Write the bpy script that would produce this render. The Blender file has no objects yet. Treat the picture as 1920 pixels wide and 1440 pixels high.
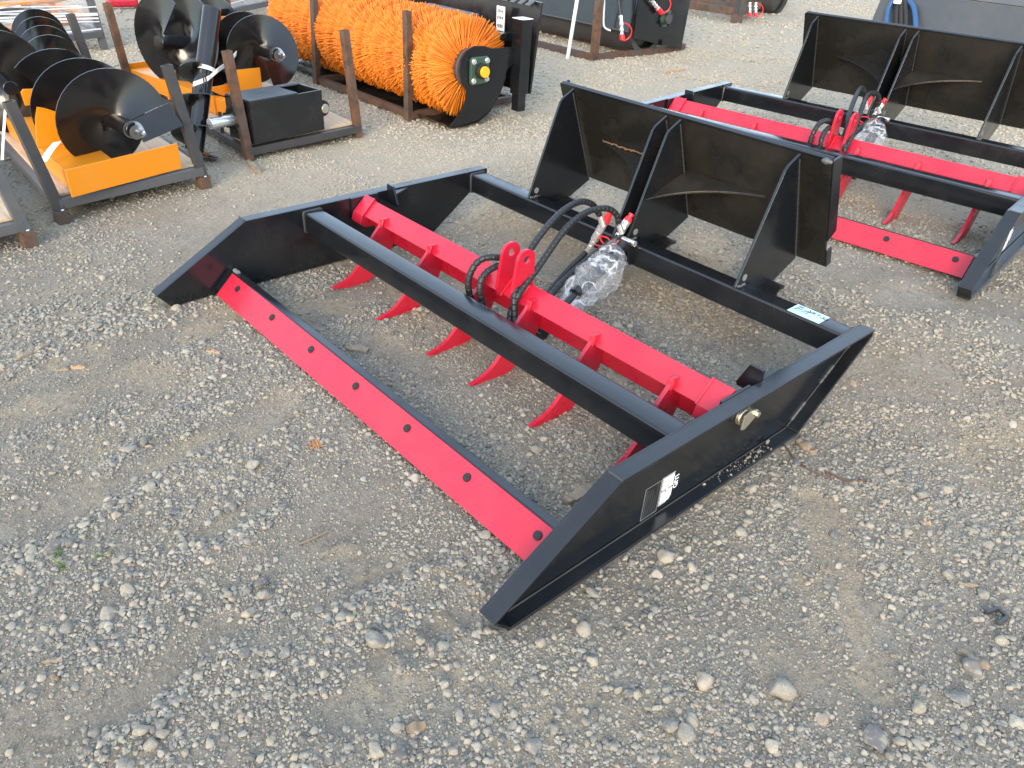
import bpy, bmesh, math, random
import numpy as np
from mathutils import Vector, Matrix

random.seed(7)
rng = np.random.default_rng(11)
sc = bpy.context.scene
col = sc.collection

# ------------------------------------------------------------------ camera
CAM = np.array([2.6737, -1.1595, 1.3623])
FPX = 1445.79                                   # focal length in pixels of a 1920 wide frame
def cam_axes(yaw=46.8743, pitch=-33.026, roll=3.3891):
    a, b, c = map(math.radians, (yaw, pitch, roll))
    fw = np.array([-math.sin(a)*math.cos(b), math.cos(a)*math.cos(b), math.sin(b)])
    rt = np.array([math.cos(a), math.sin(a), 0.0]); up = np.cross(rt, fw)
    return rt*math.cos(c)+up*math.sin(c), -rt*math.sin(c)+up*math.cos(c), fw
CR, CU, CF = cam_axes()
cd = bpy.data.cameras.new('camera'); co = bpy.data.objects.new('camera', cd); col.objects.link(co)
M = Matrix.Identity(4)
for i in range(3):
    M[i][0], M[i][1], M[i][2], M[i][3] = CR[i], CU[i], -CF[i], CAM[i]
co.matrix_world = M
cd.sensor_width = 36.0; cd.lens = FPX/1920*36.0; cd.clip_start = 0.05; cd.clip_end = 500
sc.camera = co
def ray(x, y):
    d = CF + CR*(x-960)/FPX - CU*(y-720)/FPX
    return d/np.linalg.norm(d)
def gz(x, y, z=0.0):
    d = ray(x, y); return CAM + d*(z-CAM[2])/d[2]
def ax(q, axis, val):
    d = ray(*q); return CAM + d*(val-CAM[axis])/d[axis]
def pj(P):
    d = np.asarray(P, float)-CAM; z = d@CF
    return np.array([960+FPX*(d@CR)/z, 720-FPX*(d@CU)/z])

# ------------------------------------------------------------------ sky and sun
SUN_EL, SUN_AZ = 20.0, 146.0         # azimuth measured clockwise from +Y
w = bpy.data.worlds.new('World'); sc.world = w; w.use_nodes = True
nt = w.node_tree; nt.nodes.clear()
sky = nt.nodes.new('ShaderNodeTexSky'); sky.sky_type = 'NISHITA'; sky.sun_disc = False
sky.sun_elevation = math.radians(SUN_EL); sky.sun_rotation = math.radians(SUN_AZ)
sky.air_density = 1.0; sky.dust_density = 1.0; sky.ozone_density = 1.0
bg = nt.nodes.new('ShaderNodeBackground'); bg.inputs['Strength'].default_value = 0.15
wo = nt.nodes.new('ShaderNodeOutputWorld')
veil = nt.nodes.new('ShaderNodeMix'); veil.data_type = 'RGBA'; veil.blend_type = 'ADD'; veil.inputs[0].default_value = 1.0
veil.inputs[7].default_value = (3.25, 3.85, 4.55, 1)          # even, thin cloud cover over the whole sky
nt.links.new(sky.outputs[0], veil.inputs[6]); nt.links.new(veil.outputs[2], bg.inputs['Color']); nt.links.new(bg.outputs[0], wo.inputs['Surface'])
sl = bpy.data.lights.new('sun', 'SUN'); sl.energy = 1.6; sl.angle = math.radians(25); sl.color = (1.0, 0.80, 0.58)
so = bpy.data.objects.new('sun', sl); col.objects.link(so)
az = math.radians(SUN_AZ); el = math.radians(SUN_EL)
sd = Vector((math.sin(az)*math.cos(el), math.cos(az)*math.cos(el), math.sin(el)))
so.rotation_euler = sd.to_track_quat('Z', 'Y').to_euler(); so.location = sd*20
vs = sc.view_settings
vs.view_transform = 'Standard'; vs.look = 'None'; vs.gamma = 1.0; vs.use_curve_mapping = False
vs.exposure = 0.86
sc.cycles.max_bounces = 5; sc.cycles.diffuse_bounces = 2; sc.cycles.glossy_bounces = 3
sc.cycles.transmission_bounces = 4; sc.cycles.transparent_max_bounces = 8
sc.cycles.caustics_reflective = False; sc.cycles.caustics_refractive = False

# ------------------------------------------------------------------ materials
MATS = {}
class NT:
    """small node-tree writer"""
    def __init__(s, name):
        s.m = bpy.data.materials.new(name); s.m.use_nodes = True; MATS[name] = s.m
        s.t = s.m.node_tree; s.b = s.t.nodes['Principled BSDF']
    def n(s, typ, **kw):
        nd = s.t.nodes.new(typ)
        for k, v in kw.items():
            if k in nd.inputs: nd.inputs[k].default_value = v
            else: setattr(nd, k, v)
        return nd
    def l(s, a, b): s.t.links.new(a, b)
    def coord(s, kind='Object', scale=None):
        c = s.n('ShaderNodeTexCoord')
        if scale is None: return c.outputs[kind]
        mp = s.n('ShaderNodeMapping'); mp.inputs['Scale'].default_value = scale
        s.l(c.outputs[kind], mp.inputs['Vector']); return mp.outputs[0]
    def noise(s, vec, scale, detail=4, rough=.55, out='Fac'):
        nd = s.n('ShaderNodeTexNoise'); nd.inputs['Scale'].default_value = scale
        nd.inputs['Detail'].default_value = detail; nd.inputs['Roughness'].default_value = rough
        s.l(vec, nd.inputs['Vector']); return nd.outputs[out]
    def ramp(s, fac, stops, interp='LINEAR'):
        r = s.n('ShaderNodeValToRGB'); cr = r.color_ramp; cr.interpolation = interp
        while len(cr.elements) < len(stops): cr.elements.new(.5)
        for e, (p, c) in zip(cr.elements, stops):
            e.position = p; e.color = (c, c, c, 1) if not hasattr(c, '__len__') else (*c, 1)
        s.l(fac, r.inputs[0]); return r.outputs[0]
    def mix(s, fac, a, b, mode='MIX'):
        m = s.n('ShaderNodeMix', data_type='RGBA', blend_type=mode)
        for sock, v in ((m.inputs[0], fac), (m.inputs[6], a), (m.inputs[7], b)):
            if hasattr(v, 'links'): s.l(v, sock)
            elif hasattr(v, '__len__'): sock.default_value = (*v, 1)
            else: sock.default_value = v
        return m.outputs[2]
    def bump(s, h, strength=.3, dist=.01, prev=None):
        b = s.n('ShaderNodeBump'); b.inputs['Strength'].default_value = strength; b.inputs['Distance'].default_value = dist
        s.l(h, b.inputs['Height'])
        if prev is not None: s.l(prev, b.inputs['Normal'])
        return b.outputs[0]
    def math(s, op, a, b=0.0):
        m = s.n('ShaderNodeMath', operation=op)
        for sock, v in ((m.inputs[0], a), (m.inputs[1], b)):
            if hasattr(v, 'links'): s.l(v, sock)
            else: sock.default_value = v
        return m.outputs[0]
    def set(s, **kw):
        for k, v in kw.items():
            sock = s.b.inputs[k.replace('_', ' ')]
            if hasattr(v, 'links'): s.l(v, sock)
            elif hasattr(v, '__len__') and len(v) == 3: sock.default_value = (*v, 1)
            else: sock.default_value = v
        return s.m

def paint(name, colr, rough=.35, dust=.12, dustcol=(.32, .28, .22), peel=.06, speck=True, spec=.62):
    t = NT(name); v = t.coord('Object')
    d = t.ramp(t.noise(v, 5, 6, .65), [(.45, 0), (.75, 1)])
    c = t.mix(t.math('MULTIPLY', d, dust), colr, dustcol)
    if speck:                                   # dried dust spots
        vo = t.n('ShaderNodeTexVoronoi', Scale=55); t.l(v, vo.inputs['Vector'])
        sp = t.ramp(vo.outputs['Distance'], [(.06, 1), (.16, 0)])
        gate = t.ramp(t.noise(v, 9, 3), [(.52, 0), (.62, 1)])
        c = t.mix(t.math('MULTIPLY', t.math('MULTIPLY', sp, gate), dust*1.6), c, dustcol)
    r = t.math('ADD', t.math('MULTIPLY', d, .22), rough-.06)
    bp = t.bump(t.noise(v, 420, 2), peel, .002)
    t.set(Base_Color=c, Roughness=r, Normal=bp, Specular_IOR_Level=spec)
    return t.m
paint('black_paint', (.008, .0095, .012), .22, .03)
paint('black_gloss', (.009, .009, .010), .15, .02, speck=False)
paint('wet_black', (.013, .0125, .011), .33, .10, (.20, .16, .11))
paint('red_paint', (.53, .013, .038), .31, .05, (.6, .25, .2), speck=False)
paint('orange_paint', (.78, .26, .007), .36, .05, speck=False)
paint('dark_paint', (.05, .055, .06), .42, .3, (.12, .11, .10))
paint('tube_steel', (.085, .09, .095), .48, .35, (.16, .13, .11))
paint('dark_steel', (.045, .045, .047), .5, .4, (.11, .08, .06))
t = NT('rusty_steel'); v = t.coord('Object')
c = t.mix(t.ramp(t.noise(v, 14, 6, .7), [(.35, 0), (.7, 1)]), (.055, .04, .032), (.22, .10, .045))
c = t.mix(t.ramp(t.noise(v, 3.5, 4), [(.45, 0), (.7, 1)]), c, (.085, .075, .07))
t.set(Base_Color=c, Roughness=.72, Metallic=.15, Normal=t.bump(t.noise(v, 160, 3), .25, .002))
t = NT('zinc'); v = t.coord('Object')
t.set(Base_Color=(.82, .83, .82), Metallic=.75, Roughness=.27)
NT('yellow_zinc').set(Base_Color=(.62, .58, .47), Metallic=.9, Roughness=.42)
NT('weld').set(Base_Color=(.06, .065, .07), Roughness=.38, Metallic=.3)
t = NT('hose_black'); v = t.coord('Object')
t.set(Base_Color=(.017, .018, .02), Roughness=t.ramp(t.noise(v, 30, 3), [(.3, .34), (.7, .52)]))
NT('rubber').set(Base_Color=(.014, .014, .014), Roughness=.6)
NT('red_plastic').set(Base_Color=(.78, .02, .035), Roughness=.35)
NT('yellow_plastic').set(Base_Color=(.85, .45, .02), Roughness=.4)
NT('green_paint').set(Base_Color=(.045, .085, .06), Roughness=.4)
NT('blue_plastic').set(Base_Color=(.025, .09, .22), Roughness=.4)
NT('white_strap').set(Base_Color=(.82, .82, .80), Roughness=.55)
NT('decal_white').set(Base_Color=(.85, .86, .86), Roughness=.45)
NT('decal_black').set(Base_Color=(.012, .012, .014), Roughness=.4)
NT('decal_grey').set(Base_Color=(.20, .215, .215), Roughness=.45)
NT('tag_paper').set(Base_Color=(.62, .88, .86), Roughness=.5)
NT('ink').set(Base_Color=(.03, .05, .08), Roughness=.6)
NT('ink_blue').set(Base_Color=(.10, .25, .55), Roughness=.6)
t = NT('plywood'); v = t.coord('Object', (3, 40, 40))
g = t.noise(v, 2.2, 5, .6)
c = t.ramp(g, [(.3, (.42, .30, .19)), (.55, (.56, .42, .28)), (.75, (.63, .50, .35))])
t.set(Base_Color=c, Roughness=.75, Normal=t.bump(g, .15, .002))
t = NT('weathered_wood'); v = t.coord('Object', (8, 70, 70))
g = t.noise(v, 2, 5, .65)
t.set(Base_Color=t.ramp(g, [(.3, (.16, .125, .09)), (.55, (.30, .24, .17)), (.8, (.42, .35, .25))]), Roughness=.85, Normal=t.bump(g, .5, .003))
t = NT('fresh_wood'); v = t.coord('Object', (10, 90, 90))
t.set(Base_Color=t.ramp(t.noise(v, 2, 4), [(.3, (.36, .22, .12)), (.7, (.50, .34, .20))]), Roughness=.8)
t = NT('bristle'); oi = t.n('ShaderNodeAttribute', attribute_name='tone')
c = t.ramp(oi.outputs['Fac'], [(0, (.62, .14, .008)), (.5, (.86, .235, .014)), (1, (.95, .33, .035))])
t.set(Base_Color=c, Roughness=.5)
t = NT('film'); v = t.coord('Object', (1, 1, 9))
t.set(Base_Color=(.9, .9, .92), Roughness=.18, Normal=t.bump(t.noise(v, 9, 5), .8, .03),
      Alpha=t.ramp(t.noise(v, 7, 5, .6), [(.42, .10), (.68, .5)]))
t = NT('bubble_film'); v = t.coord('Object')
vo = t.n('ShaderNodeTexVoronoi', Scale=120); t.l(v, vo.inputs['Vector'])
cell = t.ramp(vo.outputs['Distance'], [(.15, 1), (.5, 0)])
cr = t.noise(v, 11, 2, .5); rg = t.math('ABSOLUTE', t.math('SUBTRACT', cr, .5))
crease = t.ramp(rg, [(.0, 1), (.03, 0)])
b1 = t.bump(t.noise(v, 11, 2), .8, .05); b2 = t.bump(cell, .35, .004, b1)
t.set(Base_Color=(.85, .88, .92), Roughness=.14, Normal=b2, Specular_IOR_Level=.8,
      Alpha=t.math('ADD', t.math('MULTIPLY', crease, .45), t.math('ADD', t.math('MULTIPLY', cell, .16), .12)))
t = NT('grass_blade'); t.set(Base_Color=(.09, .16, .035), Roughness=.6)
t = NT('dry_leaf'); t.set(Base_Color=(.24, .175, .11), Roughness=.8)
t = NT('orange_straw'); t.set(Base_Color=(.48, .25, .11), Roughness=.8)

# stones: granite gravel, each instance its own tint
def far_warm_light(t, loc):
    """0..1: warmer, brighter light towards the back of the yard, painted into the colour"""
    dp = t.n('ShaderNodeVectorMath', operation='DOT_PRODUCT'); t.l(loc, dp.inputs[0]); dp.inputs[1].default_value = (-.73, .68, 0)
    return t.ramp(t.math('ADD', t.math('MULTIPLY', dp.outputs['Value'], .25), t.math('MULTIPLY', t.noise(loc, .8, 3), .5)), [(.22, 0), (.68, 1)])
def stone_mat(name, bscale=3.0, bdist=.0012, speck=5.5):
    t = NT(name); oi = t.n('ShaderNodeObjectInfo'); v = t.coord('Object')
    base = t.ramp(oi.outputs['Random'], [(0, (.115, .113, .11)), (.16, (.19, .178, .158)), (.40, (.255, .235, .195)), (.64, (.315, .285, .225)),
                                         (.84, (.36, .31, .23)), (.96, (.41, .37, .30)), (.988, (.35, .255, .175))])
    sp = t.noise(v, speck, 5, .8)
    c = t.mix(t.ramp(sp, [(.34, .85), (.47, 0)]), base, (.14, .14, .142))
    c = t.mix(t.ramp(t.noise(v, 2.2, 4, .6), [(.5, 0), (.72, .75)]), c, (.40, .36, .29))
    c = t.mix(far_warm_light(t, oi.outputs['Location']), c, t.mix(.5, c, (.52, .455, .35)))  # far stones lightened and warmed, light put into their colour
    t.set(Base_Color=c, Roughness=.88, Normal=t.bump(t.noise(v, bscale, 5, .75), .6, bdist))
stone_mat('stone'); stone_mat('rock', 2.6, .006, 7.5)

t = NT('dirt'); v = t.coord('Object')
big = t.noise(v, .9, 4); mid = t.noise(v, 6, 6, .65); fine = t.noise(v, 70, 6, .75); gr = t.noise(v, 260, 4, .85)
c = t.mix(t.ramp(mid, [(.35, 0), (.68, 1)]), (.192, .165, .126), (.27, .238, .19))
c = t.mix(t.ramp(big, [(.42, 0), (.72, .6)]), c, (.205, .166, .118))
warm = t.ramp(t.noise(v, 2.6, 6, .7), [(.60, 0), (.72, .75)])
c = t.mix(warm, c, (.27, .20, .12))
sa = t.n('ShaderNodeAttribute', attribute_name='warm_tint')
c = t.mix(t.math('MULTIPLY', sa.outputs['Fac'], t.ramp(t.noise(v, 40, 4), [(.3, .15), (.6, .62)])), c, (.36, .275, .17))  # warmer tint on the lug ridges and in random patches
c = t.mix(far_warm_light(t, v), c, t.mix(.75, c, (.44, .375, .275)))  # same painted warm light on the far ground
c = t.mix(1.0, c, t.ramp(fine, [(.28, .62), (.72, 1.38)]), 'MULTIPLY')
c = t.mix(1.0, c, t.ramp(gr, [(.30, .55), (.70, 1.5)]), 'MULTIPLY')
vo2 = t.n('ShaderNodeTexVoronoi', Scale=95); t.l(v, vo2.inputs['Vector'])
ch = t.ramp(vo2.outputs['Distance'], [(.12, 1), (.34, 0)])
cm = t.math('MULTIPLY', ch, t.ramp(t.noise(v, 14, 3), [(.46, 0), (.56, 1)]))
c = t.mix(t.math('MULTIPLY', cm, .6), c, (.42, .39, .34))
b1 = t.bump(fine, .7, .008); b2 = t.bump(gr, .6, .003, b1); b3 = t.bump(cm, .8, .005, b2)
t.set(Base_Color=c, Roughness=.95, Normal=b3)

# ------------------------------------------------------------------ mesh helpers
class MB:
    def __init__(s, off=(0, 0, 0)):
        s.v = []; s.f = []; s.off = np.array(off, float)
    def add(s, vs, fs):
        k = len(s.v); s.v += [tuple(np.asarray(p, float)-s.off) for p in vs]
        s.f += [tuple(i+k for i in f) for f in fs]; return s
    def box(s, c, size, R=None):
        h = np.array(size, float)/2; vs = []
        for dz in (-1, 1):
            for dx, dy in ((-1, -1), (1, -1), (1, 1), (-1, 1)):
                p = np.array([dx, dy, dz])*h
                if R is not None: p = R@p
                vs.append(np.array(c)+p)
        return s.add(vs, [(3, 2, 1, 0), (4, 5, 6, 7), (0, 1, 5, 4), (1, 2, 6, 5), (2, 3, 7, 6), (3, 0, 4, 7)])
    def prism(s, poly, axis, a, b):
        """poly of 2-D points in the two other axes (cyclic order), extruded along axis from a to b"""
        n = len(poly)
        def mk(p, t):
            if axis == 0: return (t, p[0], p[1])
            if axis == 1: return (p[0], t, p[1])
            return (p[0], p[1], t)
        vs = [mk(p, a) for p in poly]+[mk(p, b) for p in poly]
        ar = sum(poly[i][0]*poly[(i+1) % n][1]-poly[(i+1) % n][0]*poly[i][1] for i in range(n))
        fl = (ar > 0) ^ (axis == 1) ^ (b < a)
        fs = [tuple(range(n))[::-1], tuple(range(n, 2*n))]+[(i, (i+1) % n, n+(i+1) % n, n+i) for i in range(n)]
        if not fl: fs = [f[::-1] for f in fs]
        return s.add(vs, fs)
    def cyl(s, p0, p1, r0, r1=None, seg=20, caps=True):
        p0 = np.array(p0, float); p1 = np.array(p1, float); r1 = r0 if r1 is None else r1
        d = p1-p0; d /= np.linalg.norm(d); u = np.cross(d, (0, 0, 1) if abs(d[2]) < .9 else (1, 0, 0)); u /= np.linalg.norm(u); w_ = np.cross(d, u)
        vs = [p+r*(u*math.cos(2*math.pi*i/seg)+w_*math.sin(2*math.pi*i/seg)) for p, r in ((p0, r0), (p1, r1)) for i in range(seg)]
        fs = [(i, (i+1) % seg, seg+(i+1) % seg, seg+i) for i in range(seg)]
        if caps: fs += [tuple(range(seg))[::-1], tuple(range(seg, 2*seg))]
        return s.add(vs, fs)
    def tube(s, pts, rad, seg=12, caps=True):
        """sweep along pts; rad is a number or list"""
        P = np.array(pts, float); n = len(P); rad = [rad]*n if not hasattr(rad, '__len__') else rad
        T = np.gradient(P, axis=0); T /= np.linalg.norm(T, axis=1)[:, None]+1e-12
        u = np.cross(T[0], (0, 0, 1) if abs(T[0][2]) < .9 else (1, 0, 0)); u /= np.linalg.norm(u); vs = []
        for i in range(n):
            u = u-T[i]*(u@T[i]); u /= np.linalg.norm(u)+1e-12; w_ = np.cross(T[i], u)
            for k in range(seg):
                a = 2*math.pi*k/seg; vs.append(P[i]+rad[i]*(u*math.cos(a)+w_*math.sin(a)))
        fs = [(i*seg+k, i*seg+(k+1) % seg, (i+1)*seg+(k+1) % seg, (i+1)*seg+k) for i in range(n-1) for k in range(seg)]
        if caps: fs += [tuple(range(seg))[::-1], tuple(range((n-1)*seg, n*seg))]
        return s.add(vs, fs)
    def beam(s, p0, p1, wd, ht, up=(0, 0, 1)):
        p0 = np.array(p0, float); p1 = np.array(p1, float); d = p1-p0; L = np.linalg.norm(d); d /= L
        side = np.cross(d, up); side /= np.linalg.norm(side); u2 = np.cross(side, d)
        return s.box((p0+p1)/2, (L, wd, ht), np.array([d, side, u2]).T)
    def build(s, name, mat, parent=None, bevel=0, smooth=False, seg=2):
        me = bpy.data.meshes.new(name); me.from_pydata([tuple(map(float, p)) for p in s.v], [], s.f); me.update()
        me.materials.append(MATS[mat])
        if smooth:
            me.polygons.foreach_set('use_smooth', [True]*len(me.polygons))
            if smooth != 'full':
                me.set_sharp_from_angle(angle=math.radians(38))
        o = bpy.data.objects.new(name, me); col.objects.link(o); o.parent = parent
        if bevel:
            b = o.modifiers.new('bevel', 'BEVEL'); b.width = bevel; b.segments = seg; b.limit_method = 'ANGLE'; b.angle_limit = math.radians(35)
            b.harden_normals = False
        return o
def spline(pts, n):
    """Catmull-Rom through pts"""
    P = np.array(pts, float); P = np.vstack([2*P[0]-P[1], P, 2*P[-1]-P[-2]]); out = []
    m = len(P)-3
    for i in range(m):
        for t in np.linspace(0, 1, max(2, n//m), endpoint=(i == m-1)):
            a, b, c, d = P[i:i+4]
            out.append(.5*((2*b)+(-a+c)*t+(2*a-5*b+4*c-d)*t*t+(-a+3*b-3*c+d)*t**3))
    return np.array(out)
def tag(o, label=None, cat=None, group=None, kind=None):
    for k, v_ in (('label', label), ('category', cat), ('group', group), ('kind', kind)):
        if v_: o[k] = v_
    return o
def empty(name, loc, rz=0.0):
    o = bpy.data.objects.new(name, None); col.objects.link(o); o.location = loc; o.rotation_euler = (0, 0, rz); o.empty_display_size = .1
    return o
def text_mesh(s_, size, mat, name, shear=0.0, offset=0.0):
    cu = bpy.data.curves.new(name, 'FONT'); cu.body = s_; cu.size = size; cu.extrude = .0002; cu.offset = offset; cu.shear = shear
    tmp = bpy.data.objects.new(name+'_tmp', cu); col.objects.link(tmp)
    m_ = bpy.data.meshes.new_from_object(tmp.evaluated_get(bpy.context.evaluated_depsgraph_get()))
    bpy.data.objects.remove(tmp); bpy.data.curves.remove(cu)
    m_.materials.clear(); m_.materials.append(MATS[mat]); m_.name = name
    ob = bpy.data.objects.new(name, m_); col.objects.link(ob); return ob
def copy_tree(o, parent=None):
    c = o.copy(); col.objects.link(c); c.parent = parent
    for ch in list(o.children): copy_tree(ch, c)
    return c

# ------------------------------------------------------------------ terrain
def _hash(ix, iy, s):
    h = (ix*374761393+iy*668265263+s*1442695041) & 0x7fffffff
    h = (h ^ (h >> 13))*1274126177 & 0x7fffffff
    return ((h ^ (h >> 16)) & 0xffff)/65535.0
def vnoise(x, y, s=0):
    xi = np.floor(x).astype(np.int64); yi = np.floor(y).astype(np.int64); fx = x-xi; fy = y-yi
    fx = fx*fx*(3-2*fx); fy = fy*fy*(3-2*fy)
    a = _hash(xi, yi, s); b = _hash(xi+1, yi, s); c = _hash(xi, yi+1, s); d = _hash(xi+1, yi+1, s)
    return (a*(1-fx)+b*fx)*(1-fy)+(c*(1-fx)+d*fx)*fy
def fbm(x, y, s=0, oct=4):
    t_ = 0; a = 1; n_ = 0
    for k in range(oct):
        t_ = t_+a*vnoise(x*2**k+17.3*k, y*2**k-9.1*k, s+k); n_ += a; a *= .5
    return t_/n_
def sstep(t_): t_ = np.clip(t_, 0, 1); return t_*t_*(3-2*t_)
def seg_dist(x, y, a, b):
    ax_, ay_ = a; dx, dy = b[0]-ax_, b[1]-ay_; L2 = dx*dx+dy*dy
    t_ = np.clip(((x-ax_)*dx+(y-ay_)*dy)/L2, 0, 1)
    return np.hypot(x-ax_-t_*dx, y-ay_-t_*dy)
# compacted, nearly stone-free strips and patches (seen in the photograph), as segments on the ground with a half width
SMOOTH = []
for x0, y0, x1, y1, hw in [(0, 985, 250, 895, .085), (250, 895, 520, 760, .075), (0, 760, 230, 700, .17), (120, 690, 400, 600, .10), (210, 1340, 420, 1185, .06),
                           (560, 590, 760, 520, .13), (720, 640, 820, 700, .08), (1120, 500, 1290, 545, .11), (1400, 690, 1520, 640, .08), (1540, 960, 1600, 1120, .06), (1600, 1120, 1640, 1290, .055),
                           (800, 1190, 850, 1150, .045), (700, 1240, 770, 1210, .05), (690, 1060, 760, 1090, .05), (30, 1420, 120, 1350, .08), (560, 250, 760, 330, .2), (960, 440, 1060, 520, .09),
                           (1560, 700, 1720, 740, .14), (1050, 200, 1280, 160, .25), (420, 470, 300, 520, .12), (480, 950, 420, 1000, .04), (640, 1330, 720, 1290, .05), (1660, 620, 1880, 640, .1)]:
    SMOOTH.append((gz(x0, y0)[:2], gz(x1, y1)[:2], hw))
# ridges of coarser stones pushed up beside them
RIDGES = []
for pts in ([(0, 1075), (120, 1010), (250, 920), (420, 830)], [(210, 1400), (330, 1310), (430, 1220)], [(200, 880), (330, 770), (420, 690)],
            [(330, 1060), (420, 1010), (520, 960)], [(640, 1160), (720, 1110), (800, 1080)], [(1180, 700), (1260, 745), (1290, 765)]):
    g = [gz(*p)[:2] for p in pts]; RIDGES += list(zip(g[:-1], g[1:]))
def smooth_mask(x, y):
    m = np.zeros_like(x)
    wob = (fbm(x*7, y*7, 31, 3)-.5)*.09
    for a, b, hw in SMOOTH: m = np.maximum(m, 1-sstep((seg_dist(x, y, a, b)+wob-hw*.55)/(hw*.75)))
    return m
def ridge_mask(x, y):
    m = np.zeros_like(x)
    for a, b in RIDGES: m = np.maximum(m, 1-sstep((seg_dist(x, y, a, b)-.012)/.05))
    return m
LUGS = [(gz(a, b)[:2], gz(c, d)[:2]) for a, b, c, d in [(783, 1195, 835, 1238), (738, 1230, 771, 1267), (820, 1152, 866, 1190), (690, 1265, 715, 1300), (868, 1085, 905, 1115), (800, 1068, 850, 1072), (660, 1090, 700, 1060), (610, 1040, 660, 1020)]]
def lug_mask(x, y):
    """ridges squeezed up between tyre lugs"""
    m = np.zeros_like(x); wob = (fbm(x*30, y*30, 61, 2)-.5)*.012
    for a, b in LUGS: m = np.maximum(m, 1-sstep((seg_dist(x, y, a, b)+wob-.003)/.016))
    return m
def mound(x, y):
    return .15*sstep((y-.88)/.85)*sstep((x+1.25)/1.15)
G2 = ((.0, 2.035), math.radians(6.0), .150)          # second grader: shift, turn, height
def plate_mask(x, y, grow=0.0):
    """where the bottom flanges of the two graders press on the ground"""
    m = np.zeros_like(x)
    for (dx, dy), r_, _ in (((0, 0), 0.0, 0), G2):
        lx = math.cos(r_)*(x-dx)+math.sin(r_)*(y-dy); ly = -math.sin(r_)*(x-dx)+math.cos(r_)*(y-dy)
        for a, b in ((-.052, .002), (1.828, 1.882)):
            e_ = np.maximum(np.maximum(a-lx, lx-b), np.maximum(-.40-ly, ly-.80)); m = np.maximum(m, 1-sstep((e_-grow)/.035))
    return m
def terrain(x, y):
    x = np.asarray(x, float); y = np.asarray(y, float)
    h = mound(x, y)+.016*(fbm(x*1.3+3, y*1.3, 5, 3)-.55)+.007*(fbm(x*7, y*7, 9, 3)-.5)-.004
    h = h-.007*smooth_mask(x, y)+.008*ridge_mask(x, y)+.010*lug_mask(x, y)
    # little heap of gravel left under the ripper bar
    p = gz(1165, 715)
    h = h+.035*np.exp(-(((x-p[0])/.17)**2+((y-p[1])/.06)**2))
    pm_ = plate_mask(x, y, .0); h = h*(1-pm_)+(mound(x, y)-.006)*pm_
    far = np.hypot(x-1, y-1)
    return h+.05*(fbm(x*.22, y*.22, 77, 2)-.5)*sstep((far-6)/10)
def axis_grid(lo, hi, step, far):
    c = list(np.arange(lo, hi+1e-6, step)); d = step; x = hi; up = []
    while x < far: d *= 1.13; x += d; up.append(x)
    d = step; x = lo; dn = []
    while x > -far: d *= 1.13; x -= d; dn.append(x)
    return np.array(dn[::-1]+c+up)
gx = axis_grid(-2.4, 3.2, .018, 150); gy = axis_grid(-1.6, 3.0, .018, 150)
X, Y = np.meshgrid(gx, gy, indexing='ij'); Z = terrain(X, Y)
nx, ny = len(gx), len(gy)
me = bpy.data.meshes.new('ground')
me.vertices.add(nx*ny); me.vertices.foreach_set('co', np.stack([X, Y, Z], -1).reshape(-1).astype(np.float32))
ii = (np.arange(nx-1)[:, None]*ny+np.arange(ny-1)[None, :]).reshape(-1)
quads = np.stack([ii, ii+ny, ii+ny+1, ii+1], -1).astype(np.int32)
me.loops.add(quads.size); me.loops.foreach_set('vertex_index', quads.reshape(-1))
me.polygons.add(len(quads)); me.polygons.foreach_set('loop_start', (np.arange(len(quads))*4).astype(np.int32))
me.polygons.foreach_set('use_smooth', np.ones(len(quads), bool)); me.update(); me.validate()
sa_ = me.attributes.new('warm_tint', 'FLOAT', 'POINT'); sa_.data.foreach_set('value', np.clip(lug_mask(X, Y)+.9*sstep((fbm(X*1.7+9, Y*1.7, 93, 4)-.60)/.10)*(fbm(X*8, Y*8, 95, 2) > .45), 0, 1).astype(np.float32).reshape(-1))
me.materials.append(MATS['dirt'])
ground = bpy.data.objects.new('ground', me); col.objects.link(ground); tag(ground, 'grey brown gravel yard with compacted dirt patches', 'ground', kind='structure')

# ------------------------------------------------------------------ gravel
def stone_mesh(name, seed, sub=2, mat='stone'):
    r_ = random.Random(seed); bm = bmesh.new(); bmesh.ops.create_icosphere(bm, subdivisions=sub, radius=1)
    cuts = [(Vector((r_.gauss(0, 1), r_.gauss(0, 1), r_.gauss(0, 1))).normalized(), r_.uniform(.5, .85)) for _ in range(11)]
    sxyz = Vector((r_.uniform(.85, 1.25), r_.uniform(.75, 1.05), r_.uniform(.55, .85)))
    for vt in bm.verts:
        p = vt.co.copy()
        for n_, d_ in cuts:
            e_ = p.dot(n_)-d_
            if e_ > 0: p -= n_*e_*.85
        p *= 1+.05*math.sin(5*p.x+seed)+.05*math.sin(6*p.y+2*seed)
        vt.co = Vector((p.x*sxyz.x, p.y*sxyz.y, p.z*sxyz.z))
    m_ = bpy.data.meshes.new(name); bm.to_mesh(m_); bm.free(); m_.materials.append(MATS[mat])
    m_.polygons.foreach_set('use_smooth', [True]*len(m_.polygons)); m_.set_sharp_from_angle(angle=math.radians(42))
    return m_
NV = 9
stones_hi = [stone_mesh('stone_shape', 100+i, 3, 'rock') for i in range(NV)]
stones_lo = [stone_mesh('pebble_shape', 200+i, 2) for i in range(NV)]

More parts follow.
